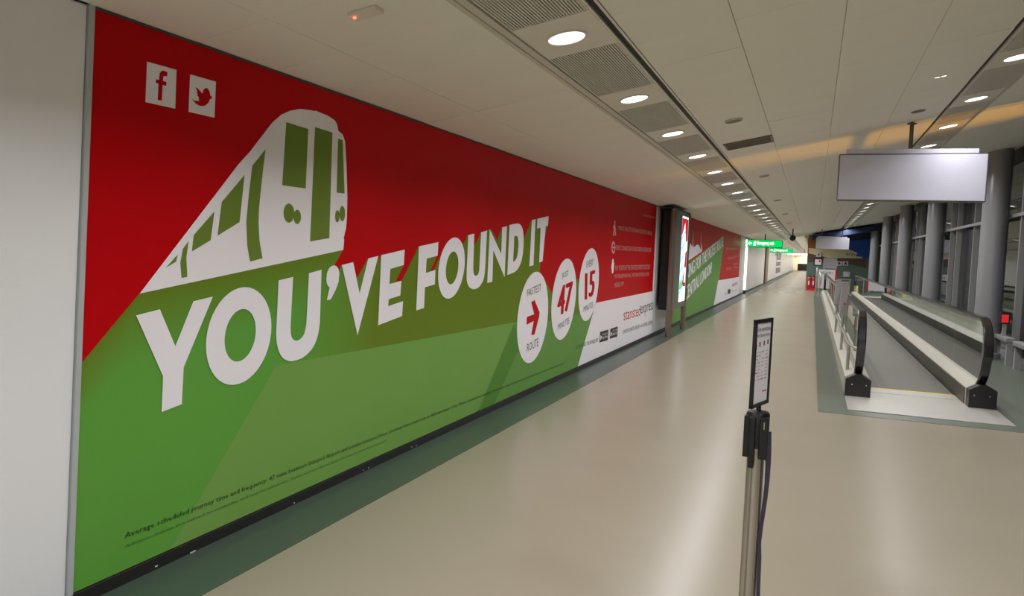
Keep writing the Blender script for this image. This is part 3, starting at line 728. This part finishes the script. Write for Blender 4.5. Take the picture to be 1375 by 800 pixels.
# hanging exit signs
def exit_sign(px0, py0, px1, py1, py0b, Y, label, txt, side):
    a, b, c = at_y(px0, py0, Y), at_y(px1, py1, Y), at_y(px0, py0b, Y)
    zt, zb_ = (a.z + b.z) / 2, (a.z + b.z) / 2 - (a.z - c.z); x0, x1 = max(a.x, WL + 0.06), b.x; xm = (x0 + x1) / 2
    t = thing('exit_sign', label, 'exit sign', (xm, Y, zb_), 'hanging green exit signs')
    obj('housing', box(x0, x1, Y, Y + 0.10, zb_, zt, bevel=0.01), 'dark', t)
    obj('lit_face', box(x0 + 0.02, x1 - 0.02, Y - 0.012, Y, zb_ + 0.02, zt - 0.02), 'exit_green', t)
    L = x1 - x0; h = zt - zb_
    F = Y - 0.012
    obj('arrow', front_print([[(x0 + .03 * L, zb_ + .5 * h), (x0 + .07 * L, zb_ + .78 * h), (x0 + .07 * L, zb_ + .58 * h), (x0 + .13 * L, zb_ + .58 * h), (x0 + .13 * L, zb_ + .42 * h), (x0 + .07 * L, zb_ + .42 * h), (x0 + .07 * L, zb_ + .22 * h)]], F), 'exit_white', t)
    man = [(.17, .2), (.20, .2), (.20, .42), (.225, .2), (.245, .2), (.225, .52), (.235, .62), (.25, .60), (.25, .68), (.225, .72), (.225, .82), (.205, .82), (.205, .72), (.18, .62), (.185, .55), (.20, .62)]
    obj('running_figure', front_print([[(x0 + u * L, zb_ + v * h) for u, v in man]], F), 'exit_white', t)
    bm = front_text(txt, x0 + .28 * L, x0 + .76 * L, zb_ + .22 * h, zb_ + .80 * h, F)
    bm = join(bm, front_text(txt, x0 + .28 * L + .008, x0 + .76 * L + .008, zb_ + .22 * h, zb_ + .80 * h, F, 0.006))
    obj('lettering', bm, 'exit_white', t)
    zc = ceil_z(xm)
    obj('hanging_rod', lathe([(0.02, 0), (0.02, zc - zt)], xm, Y + 0.05, zt, 10), 'dark', t, True)
exit_sign(1004, 320.5, 1051, 323.5, 330.5, 35.0, 'nearer hanging green lit exit sign above the corridor', 'Emergency exit', 0)
exit_sign(1034, 332.5, 1065, 334, 338.6, 52.0, 'second hanging green lit exit sign, farther and smaller', 'Emergency exit', 0)
t = thing('ceiling_light_bar', 'long pale lit bar near the far end of the corridor', 'ceiling light', (-1.5, 90, 2.3))
obj('diffuser', box(-2.6, -0.5, 89.9, 90.1, 2.10, 2.28), 'exit_white', t); obj('housing', box(-2.6, -0.5, 89.9, 90.1, 2.28, 2.36), 'strip', t)
for x in (-2.2, -0.9): obj('rod', lathe([(0.02, 0), (0.02, ceil_z(x) - 2.36)], x, 90, 2.36, 8), 'dark', t)
t = thing('counter', 'low dark counter at the far end of the corridor', 'counter', (-1.3, 126, 0))
obj('front', box(-2.1, -0.35, 125.6, 126.6, 0.003, 1.0), 'dark', t); obj('top', box(-2.15, -0.35, 125.55, 126.65, 1.0, 1.05), 'blackplastic', t)

# ================================================================== moving walkway
WX0, WX1 = 0.434, 1.953; WC = (WX0 + WX1) / 2; WY0, WY1 = 9.74, 38.2
t = thing('moving_walkway', 'moving walkway with glass balustrades and black handrails under the hanging sign', 'moving walkway', (WC, WY0, 0.003))
Z0 = 0.003
obj('floor_plate', box(WX0, WX1, 8.85, 10.18, Z0, 0.014, bevel=0.002), 'plate', t)
obj('comb_plate', box(0.73, 1.67, 10.19, 10.50, Z0, 0.018, bevel=0.002), 'plate', t)
obj('comb_edge', box(0.73, 1.67, 10.505, 10.55, Z0, 0.019), 'yellow', t)
obj('floor_plate', box(WX0, WX1, WY1 + 0.2, WY1 + 1.6, Z0, 0.014, bevel=0.002), 'plate', t)
obj('comb_edge', box(0.73, 1.67, WY1 - 0.1, WY1 + 0.0, Z0, 0.019), 'yellow', t); obj('comb_plate', box(0.73, 1.67, WY1, WY1 + 0.19, Z0, 0.018), 'plate', t)
bm = box(0.76, 1.64, 10.55, WY1 - 0.1, Z0, 0.008); n = 40
for i in range(n):
    x = 0.765 + 0.87 * (i + 0.5) / n; box(x - 0.006, x + 0.006, 10.56, WY1 - 0.11, 0.008, 0.013, bm)
obj('belt', bm, 'belt', t)
def deck_prof(s):
    pts = [(0.0, Z0), (0.0, 0.20), (0.105, 0.262), (0.165, 0.262), (0.269, 0.205), (0.269, Z0)]
    return [(WX1 - 0.269 + x, z) for x, z in pts] if s > 0 else [(WX0 + 0.269 - x, z) for x, z in pts]
for s in (-1, 1):
    side = [(x, z) for x, z in deck_prof(s)]
    obj('deck', prism(side, WY0 + 0.16, WY1), 'deck', t)
    xi = WX1 - 0.272 if s > 0 else WX0 + 0.272
    obj('skirt', box(min(xi, xi - s * 0.006), max(xi, xi - s * 0.006), 10.0, WY1, 0.012, 0.192), 'skirt', t)
    for e, y0_, y1_ in ((0, WY0, WY0 + 0.17), (1, WY1 - 0.05, WY1 + 0.12)):
        nb = obj('newel_base', prism([(x + (0.004 if x > WC else -0.004) * 0, z + (0.006 if z > 0.1 else 0)) for x, z in deck_prof(s)], y0_, y1_), 'newel', t)
        if e == 0:
            for dx in (0.05, 0.20):
                xx = (WX1 - 0.269 + dx) if s > 0 else (WX0 + 0.269 - dx)
                bm = bmesh.new(); bmesh.ops.create_uvsphere(bm, u_segments=10, v_segments=6, radius=0.008); bmesh.ops.translate(bm, verts=bm.verts, vec=(xx, y0_ - 0.001, 0.15)); obj('screw', bm, 'steel', nb, True)
    xg = WX1 - 0.135 if s > 0 else WX0 + 0.135
    ys = [WY0 + 0.25 + 1.78 * k for k in range(17)]
    for a, b in zip(ys, ys[1:]):
        b = min(b, WY1)
        if a >= WY1 - 0.3: break
        bm = bmesh.new(); vs = [bm.verts.new(p) for p in ((xg, a + 0.006, 0.255), (xg, b - 0.006, 0.255), (xg, b - 0.006, 0.935), (xg, a + 0.006, 0.935))]
        bm.faces.new(vs); obj('glass_panel', bm, 'glass', t)
    # curved glass end
    bm = bmesh.new(); cyy, czz, rr = WY0 + 0.25, 0.60, 0.335
    pts = [(xg, cyy, 0.255)] + [(xg, cyy - 0.62 * rr * 1.55 * math.sin(a), czz - rr * math.cos(a)) for a in (math.pi * i / 12 for i in range(13))]
    bm.faces.new([bm.verts.new(p) for p in pts[1:]]); obj('glass_panel', bm, 'glass', t)
    # handrail loop
    hp = []
    for i in range(15):
        a = math.pi * i / 14; hp.append((xg, WY0 + 0.25 - 0.36 * math.sin(a) + (0.10 * (1 - i / 14) if i < 7 else 0.05 * 0), 0.60 - 0.375 * math.cos(a)))
    for k in range(1, 12): hp.append((xg, WY0 + 0.25 + (WY1 - 0.5 - WY0 - 0.25) * k / 11, 0.975))
    for i in range(1, 15):
        a = math.pi * i / 14; hp.append((xg, WY1 - 0.5 + 0.36 * math.sin(a), 0.60 + 0.375 * math.cos(a)))
    prof = [(-0.034, -0.022), (-0.046, -0.008), (-0.046, 0.012), (-0.034, 0.025), (0.034, 0.025), (0.046, 0.012), (0.046, -0.008), (0.034, -0.022)]
    obj('handrail', sweep(hp, prof, (1, 0, 0)), 'rubber', t, True)
    obj('handrail_guide', sweep([(x, y + (0.03 if i < 8 else 0), z - (0.03 if 12 < i < len(hp) - 12 else 0)) for i, (x, y, z) in enumerate(hp[4:-8])], [(-0.014, -0.012), (-0.014, 0.012), (0.014, 0.012), (0.014, -0.012)], (1, 0, 0)), 'steel', t)

# steel guard rail with two grey sensor posts on the outer deck
GX = 0.475
t = thing('guard_rail', 'stainless guard rail with two grey boxes on the walkway left edge', 'railing', (GX, 10.5, 0.22))
for y in (10.45, 12.75, 15.9): obj('post', lathe([(0.019, 0), (0.019, 0.33)], GX, y, 0.215, 12), 'steel', t, True)
obj('rail', tube(bez([(GX + 0.08, 9.9, 0.54), (GX, 10.4, 0.55), (GX, 11.5, 0.55), (GX, 12.75, 0.55), (GX, 14.2, 0.55), (GX, 15.9, 0.55)], 5), 0.019), 'steel', t, True)
for y, hh in ((12.9, 1.235), (16.1, 1.19)):
    obj('upright', lathe([(0.019, 0), (0.019, 0.30)], GX, y, 0.53, 12), 'steel', t, True)
    bx = obj('sensor_box', box(GX - 0.05, GX + 0.05, y - 0.06, y + 0.06, 0.74, hh, bevel=0.006), 'grey', t)
    obj('box_cap', box(GX - 0.054, GX + 0.054, y - 0.064, y + 0.064, hh, hh + 0.015), 'steel', bx)
    if y < 14: obj('red_dot', box(GX - 0.004, GX + 0.024, y - 0.066, y - 0.060, 0.905, 0.933, bevel=0.003), 'redp', bx)
obj('cross_bar', box(GX + 0.02, 0.56, 10.5, 10.53, 0.92, 0.945), 'steel', t)

# ================================================================== hanging grey sign above the walkway
def hanging_sign(Y, tl, br, cap, pole, label, th=0.14):
    a, b = at_y(*tl, Y), at_y(*br, Y); x0, x1, zt, zb_ = a.x, b.x, a.z, b.z
    t = thing('hanging_sign', label, 'sign', ((x0 + x1) / 2, Y, zb_), 'blank grey hanging signs')
    obj('casing', box(x0, x1, Y + 0.006, Y + th, zb_, zt, bevel=0.012), 'signedge', t)
    obj('face', box(x0 + 0.012, x1 - 0.012, Y, Y + 0.012, zb_ + 0.012, zt - 0.012, bevel=0.004), 'sign', t)
    ca, cb = at_y(*cap[0], Y), at_y(*cap[1], Y)
    obj('top_channel', box(ca.x, cb.x, Y + 0.02, Y + 0.12, zt, zt + 0.055, bevel=0.004), 'sign', t)
    for px in pole:
        xp = at_y(px, tl[1] - 10, Y).x; zc = ceil_z(xp)
        obj('hanging_pole', lathe([(0.022, 0), (0.022, zc - zt - 0.05)], xp, Y + 0.07, zt + 0.05, 14), 'signedge', t, True)
        obj('ceiling_flange', lathe([(0.05, 0), (0.05, 0.012)], xp, Y + 0.07, zc - 0.014 - KC * 0.05, 16), 'signedge', t, True)
hanging_sign(10.02, (1127, 206.5), (1324, 271.5), ((1137, 200), (1316, 200)), (1223.5,), 'large blank grey sign hung from the ceiling over the walkway entrance')
hanging_sign(40.0, (1096, 318.5), (1140, 335.5), ((1098, 317), (1138, 317)), (1104, 1132), 'smaller grey sign hung before the far blue hoarding')

# ================================================================== queue stanchion with notice
SX, SY = -0.159, 3.08
t = thing('queue_stanchion', 'steel queue barrier post with black cassette and purple strap in the foreground', 'barrier post', (SX, SY, 0))
obj('base', lathe([(0.17, 0), (0.17, 0.012), (0.15, 0.026), (0.05, 0.034)], SX, SY, 0, 40), 'steel', t, True)
obj('pole', lathe([(0.0315, 0.03), (0.0315, 0.90)], SX, SY, 0, 32), 'steel', t, True)
for a in (math.radians(250), math.radians(305), math.radians(200)):
    x, y = SX + 0.0305 * math.cos(a), SY + 0.0305 * math.sin(a)
    obj('groove', box(x - 0.003, x + 0.003, y - 0.003, y + 0.003, 0.05, 0.86), 'steel_dark', t)
hd = obj('cassette', lathe([(0.034, 0.835), (0.043, 0.84), (0.043, 0.962), (0.038, 0.972), (0.02, 0.976)], SX, SY, 0, 36), 'blackplastic', t, True)
for dx, dy, zb_, w in ((-0.036, -0.022, 0.80, 0.012), (-0.015, -0.045, 0.765, 0.010), (0.026, -0.036, 0.80, 0.016)):
    obj('cassette_clip', box(SX + dx - w, SX + dx + w, SY + dy - 0.012, SY + dy + 0.012, zb_, 0.958, bevel=0.003), 'blackplastic', hd)
obj('clip_mark', box(SX + 0.024, SX + 0.028, SY - 0.0515, SY - 0.0485, 0.915, 0.942), 'steel', hd)
sp = bmesh.new(); rows = []
for i in range(15):
    z = 0.90 - i * 0.062; w = 0.024 - 0.010 * min(1, i / 6); bx_ = 0.039 + 0.008 * math.sin(i * 0.62) * (1 if i < 8 else 0.3); tw = 0.5 * math.sin(i * 0.55)
    rows.append([sp.verts.new((SX + bx_ + s * w * math.cos(tw) * 0.5, SY - 0.012 + s * w * (0.6 + 0.5 * abs(math.sin(tw))) + e * 0.0008, z)) for s, e in ((-1, -1), (1, -1), (1, 1), (-1, 1))])
for a, b in zip(rows, rows[1:]):
    for i in range(4): sp.faces.new((a[i], a[(i + 1) % 4], b[(i + 1) % 4], b[i]))
bmesh.ops.recalc_face_normals(sp, faces=sp.faces)
obj('strap', sp, 'belt_strap', t, True)
# notice frame on top of the post: a thing of its own, clipped on the cassette
NA = math.radians(16.0)
nd = Vector((math.sin(NA), math.cos(NA), 0)); nn = Vector((math.cos(NA), -math.sin(NA), 0))   # along the frame / out of its printed face
NW, NZ0, NZ1 = 0.092, 0.994, 1.325
t = thing('notice_frame', 'black framed paper notice clipped on top of the queue post', 'notice', (SX, SY, 0.975))
def nbox(u0, u1, v0, v1, z0, z1):
    bm = box(u0, u1, v0, v1, z0, z1)
    for v in bm.verts: v.co = Vector((SX, SY, 0)) + nd * v.co.x + nn * v.co.y + Vector((0, 0, v.co.z))
    bmesh.ops.recalc_face_normals(bm, faces=bm.faces); return bm
bw = 0.014
fb_ = nbox(-NW, NW, -0.006, 0.006, NZ0, NZ0 + bw)
for q in ((-NW, NW, NZ1 - bw, NZ1), (-NW, -NW + bw, NZ0, NZ1), (NW - bw, NW, NZ0, NZ1)):
    fb_ = join(fb_, nbox(q[0], q[1], -0.006, 0.006, q[2], q[3]))
obj('frame', fb_, 'blackplastic', t)
pp = obj('paper', nbox(-NW + bw * 0.8, NW - bw * 0.8, -0.003, 0.002, NZ0 + bw * 0.8, NZ1 - bw * 0.8), 'paper', t)
obj('stem', lathe([(0.009, 0), (0.009, NZ0 - 0.972)], SX, SY, 0.974, 14), 'blackplastic', t, True)
def ntext(txt, u0, u1, z0, z1, m):
    # seen from the printed side, reading runs along +nd
    V = lambda u, z: Vector((SX, SY, z)) + nd * u + nn * 0.0032
    return obj('notice_lettering', flip_to(lay_text(txt, V(u0, z0), V(u1, z0), V(u0, z1), V(u1, z1)), nn), m, pp)
M['ink'] = mat('notice_ink', srgb(92, 84, 92), 0.5); M['inkred'] = mat('notice_ink_red', srgb(170, 60, 90), 0.5); M['inkblue'] = mat('notice_ink_blue', srgb(40, 36, 110), 0.5); M['inkpale'] = mat('notice_ink_pale', srgb(178, 168, 176), 0.5)
ntext('Live connections', -0.066, 0.072, 1.280, 1.298, 'ink'); ntext('from Stansted Airport', -0.075, 0.072, 1.254, 1.272, 'ink')
def nrect(u0, u1, z0, z1, m, nm='notice_mark'): obj(nm, nbox(u0, u1, 0.002, 0.0032, z0, z1), m, pp)
nrect(-0.04, -0.028, 1.222, 1.240, 'inkred'); nrect(0.006, 0.017, 1.224, 1.241, 'ink'); nrect(0.047, 0.058, 1.226, 1.244, 'ink'); nrect(-0.077, -0.066, 1.215, 1.232, 'inkblue')
for k in range(9):
    z = 1.200 - k * 0.013
    for u in (-0.074, -0.04, -0.004, 0.038): 
        if random.random() < 0.8: nrect(u, u + random.uniform(0.012, 0.026), z, z + 0.003, 'inkpale' if random.random() < .93 else 'inkred')
nrect(0.02, 0.065, 1.046, 1.050, 'inkred')

# ================================================================== window side: rail and red call box
r1, r2, r3 = at_wall(1338, 440, 3.0).y, at_wall(1357, 442, 3.0).y, at_wall(1366, 447, 3.0).y
for ya, yb, lb in ((r2, r1, 'just right of the nearest column'), (r3 - 2.2, r3, 'at the right frame edge')):
    t = thing('bump_rail', 'low pale rail on two legs before the dark windows, ' + lb, 'railing', (3.02, (ya + yb) / 2, 0))
    obj('rail', box(2.95, 3.08, ya, yb, 0.37, 0.44, bevel=0.006), 'grey', t)
    for y in (ya + 0.06, yb - 0.06): obj('leg', box(2.97, 3.06, y - 0.05, y + 0.05, 0.003, 0.37), 'grey', t)
pr = at_wall(1349.5, 427, 3.0)
t = thing('red_call_box', 'small black box with a glowing red front by the windows', 'call box', (3.0, pr.y, 0.44))
obj('stem', box(2.975, 3.025, pr.y - 0.03, pr.y + 0.03, 0.44, pr.z - 0.09), 'grey', t)
obj('body', box(2.93, 3.06, pr.y - 0.06, pr.y + 0.08, pr.z - 0.09, pr.z + 0.10, bevel=0.008), 'blackplastic', t)
obj('front', box(2.94, 3.04, pr.y - 0.068, pr.y - 0.06, pr.z - 0.07, pr.z + 0.06), 'red_front', t)

# ================================================================== far end of the walkway: hoarding, notices, barriers
t = thing('advertising_hoarding', 'large painted hoarding wall in orange, cream and blue at the walkway end', 'hoarding', (1.4, Y_BLOCK, 0))
YB = Y_BLOCK
def B(px, py): p = at_y(px, py, YB); return (p.x, p.z)
def HP(nm, pts, m, off): return obj(nm, front_print([[B(*q) for q in pts]], YB, off), m, t)
c12 = lambda pts: cr((1080, 300), 10.0, pts)
HP('orange_field', c12([(50, 200), (180, 190), (180, 330), (250, 420), (160, 400), (50, 400)]), 'orange', 0.01)
HP('brown_field', c12([(45, 395), (160, 395), (300, 440), (830, 450), (830, 600), (660, 560), (440, 500), (45, 520)]), 'brown', 0.012)
HP('navy_field', c12([(560, 80), (920, 60), (920, 240), (560, 270)]), 'navy', 0.014); HP('blue_field', c12([(560, 235), (920, 205), (920, 470), (560, 470)]), 'blue', 0.016)
HP('cream_wing', c12([(60, 330), (180, 340), (600, 345), (715, 395), (690, 440), (780, 450), (780, 468), (330, 462), (60, 400)]), 'cream', 0.018)
obj('hoarding_lettering', front_text('easy', *[B(*q)[0] for q in c12([(560, 440), (690, 440)])], B(*c12([(600, 440)])[0])[1], B(*c12([(600, 400)])[0])[1], YB, 0.022), 'blue', t)
bpts = [at_y(1093, 319, 43.0), at_y(1173, 306, 43.0)]
o = obj('trim_10', prism([(-0.1, 2.62), (3.1, 3.22), (3.1, 3.50), (-0.1, 2.90)], 43.0, YB - 0.03), 'navy'); o['kind'] = 'structure'
def board(name, label, cat, q0, q1, Y, m, edge=None, th=0.05, legs=0, group=None):
    a, b = at_y(*q0, Y), at_y(*q1, Y); x0, x1, z1, z0 = a.x, b.x, a.z, b.z
    t = thing(name, label, cat, ((x0 + x1) / 2, Y, 0 if legs else z0), group)
    obj('board', box(x0, x1, Y, Y + th, z0, z1, bevel=0.006), m, t)
    if edge:
        for q in ((x0, x1, z1 - 0.03, z1 + 0.02), (x0, x1, z0 - 0.02, z0 + 0.03), (x0 - 0.02, x0 + 0.03, z0, z1), (x1 - 0.03, x1 + 0.02, z0, z1)):
            obj('frame_bar', box(q[0], q[1], Y - 0.012, Y + th, q[2], q[3]), edge, t)
    for i in range(legs):
        x = x0 + (x1 - x0) * (0.5 if legs == 1 else 0.08 + 0.84 * i)
        obj('leg', box(x - 0.03, x + 0.03, Y + 0.005, Y + th - 0.005, 0.003, z0), 'steel', t)
    return t, x0, x1, z0, z1, Y
wl = board('small_notice', 'small pale notice above the framed white notice on the far hoarding', 'notice', (1096, 338.5), (1102.5, 345), YB - 0.085, 'paper')
obj('notice_mark', box(wl[1] + .09, wl[2] - .09, wl[5] - 0.003, wl[5], wl[3] + .08, wl[4] - .08), 'inkred', wl[0])
wl = board('framed_notice', 'white framed notice with a red panel on a dark post at the far end', 'notice', (1093.5, 347), (1103.5, 356.5), 42.0, 'paper', 'dark', legs=1)
obj('red_panel', box(wl[2] - 0.15, wl[2] - 0.07, wl[5] - 0.004, wl[5], wl[3] + .17, wl[4] - .07), 'redp', wl[0])
board('grey_cabinet', 'grey upright cabinet board at the far end left of the icon signs', 'cabinet', (1106, 346), (1123.5, 361), 44.0, 'grey', legs=2)
for i, (a, b, lb) in enumerate(((1124.3, 1130.8, 'left'), (1132, 1138.8, 'right'))):
    wl = board('icon_sign', 'small white pictogram sign on the far hoarding, the %s one of two' % lb, 'sign', (a, 350.5), (b, 356.8), YB - 0.085, 'paper', group='white pictogram signs')
    x0, x1, z0, z1, Y = wl[1:]; X = lambda u: x0 + (x1 - x0) * u; Zz = lambda v: z0 + (z1 - z0) * v
    pts = [(.2, .15), (.35, .15), (.55, .45), (.8, .3), (.8, .42), (.55, .62), (.45, .85), (.25, .85), (.25, .5)] if i == 0 else [(.3, .1), (.42, .1), (.45, .4), (.55, .4), (.58, .1), (.7, .1), (.72, .6), (.62, .7), (.62, .88), (.4, .88), (.4, .7), (.28, .6)]
    obj('pictogram', front_print([[(X(u), Zz(v)) for u, v in pts]], Y), 'black', wl[0])
wl = board('paper_notice', 'pale square notice low on the teal part of the far hoarding', 'notice', (1132.5, 364.5), (1141, 372), YB - 0.085, 'paper')
wl = board('white_sign_board', 'white standing board with red edge behind the walkway end', 'sign board', (1099.5, 361.5), (1120.5, 388), 41.5, 'paper', None, legs=2)
obj('red_edge', box(wl[2] - 0.01, wl[2] + 0.07, wl[5] - 0.01, wl[5] + 0.05, wl[3], wl[4] + 0.02), 'redp', wl[0])
obj('board_lettering', front_text('NO ENTRY', wl[1] + .12, wl[2] - .12, wl[4] - .22, wl[4] - .10, wl[5], 0.004), 'ink', wl[0])
# high table / barrier and yellow sign
a, b = at_y(1124.5, 374, 42.5), at_y(1143, 374, 42.5)
t = thing('standing_desk', 'narrow high desk with steel legs in front of the far hoarding', 'desk', ((a.x + b.x) / 2, 42.5, 0))
obj('top', box(a.x, b.x, 42.3, 42.8, a.z - 0.05, a.z), 'steel', t)
for x in (a.x + 0.05, b.x - 0.05):
    for y in (42.36, 42.74): obj('leg', lathe([(0.022, 0), (0.022, a.z - 0.055)], x, y, 0.003, 10), 'steel', t)
a, b = at_y(1135, 383, 41.0), at_y(1139, 392.5, 41.0)
t = thing('yellow_sign', 'small yellow folding floor sign at the end of the walkway', 'floor sign', ((a.x + b.x) / 2, 41.0, 0))
for s in (0, 1):
    bm = box(a.x, b.x, 40.99, 41.01, 0.003, a.z)
    for v in bm.verts: v.co.y += (1 - v.co.z / max(a.z, .1)) * (0.2 if s else -0.2)
    obj('leaf', bm, 'yellow', t)
# red fire extinguishers on their stand
for i, xx in enumerate((-0.13, 0.08)):
    t = thing('fire_extinguisher', 'red fire extinguisher standing at the hoarding corner, ' + ('left one' if i == 0 else 'right one'), 'fire extinguisher', (xx, 44.0, 0.003), 'red fire extinguishers')
    obj('cylinder', lathe([(0.09, 0.10), (0.095, 0.12), (0.095, 0.58), (0.07, 0.66), (0.03, 0.69)], xx, 44.0, 0.003, 20), 'redp', t, True)
    obj('stand', box(xx - 0.10, xx + 0.10, 43.9, 44.1, 0.003, 0.10, bevel=0.01), 'redp', t)
    obj('valve', lathe([(0.02, 0.69), (0.02, 0.75)], xx, 44.0, 0.003, 12), 'blackplastic', t, True)
    obj('lever', box(xx - 0.015, xx + 0.10, 43.98, 44.02, 0.75, 0.775), 'blackplastic', t)
    obj('hose', tube(bez([(xx + 0.02, 43.97, 0.72), (xx + 0.11, 43.93, 0.66), (xx + 0.12, 43.9, 0.45), (xx + 0.06, 43.9, 0.25)]), 0.012), 'blackplastic', t, True)
    obj('label_plate', box(xx - 0.035, xx + 0.035, 43.899, 43.906, 0.28, 0.5), 'paper', t)
# white hooped barrier left of the walkway's far end
for i, (px, hh) in enumerate(((1097, 360), (1101.5, 366))):
    a = at_y(px, hh, 38.6 - i * 1.6)
    t = thing('hoop_barrier', 'pale tubular hoop barrier at the walkway far end, ' + ('outer one' if i == 0 else 'inner one'), 'barrier', (a.x, a.y, 0))
    h = a.z
    obj('hoop', tube(bez([(a.x, a.y - 0.3, 0.003), (a.x, a.y - 0.3, h * 0.45), (a.x + 0.05, a.y - 0.3, h * 0.6), (a.x, a.y - 0.25, h * 0.92), (a.x, a.y, h), (a.x, a.y + 0.5, h), (a.x, a.y + 0.6, h * 0.9), (a.x, a.y + 0.6, 0.003)], 5), 0.03), 'steel', t, True)
    obj('foot_plate', lathe([(0.07, 0), (0.07, 0.012)], a.x, a.y - 0.3, 0.003, 14), 'steel', t); obj('foot_plate', lathe([(0.07, 0), (0.07, 0.012)], a.x, a.y + 0.6, 0.003, 14), 'steel', t)
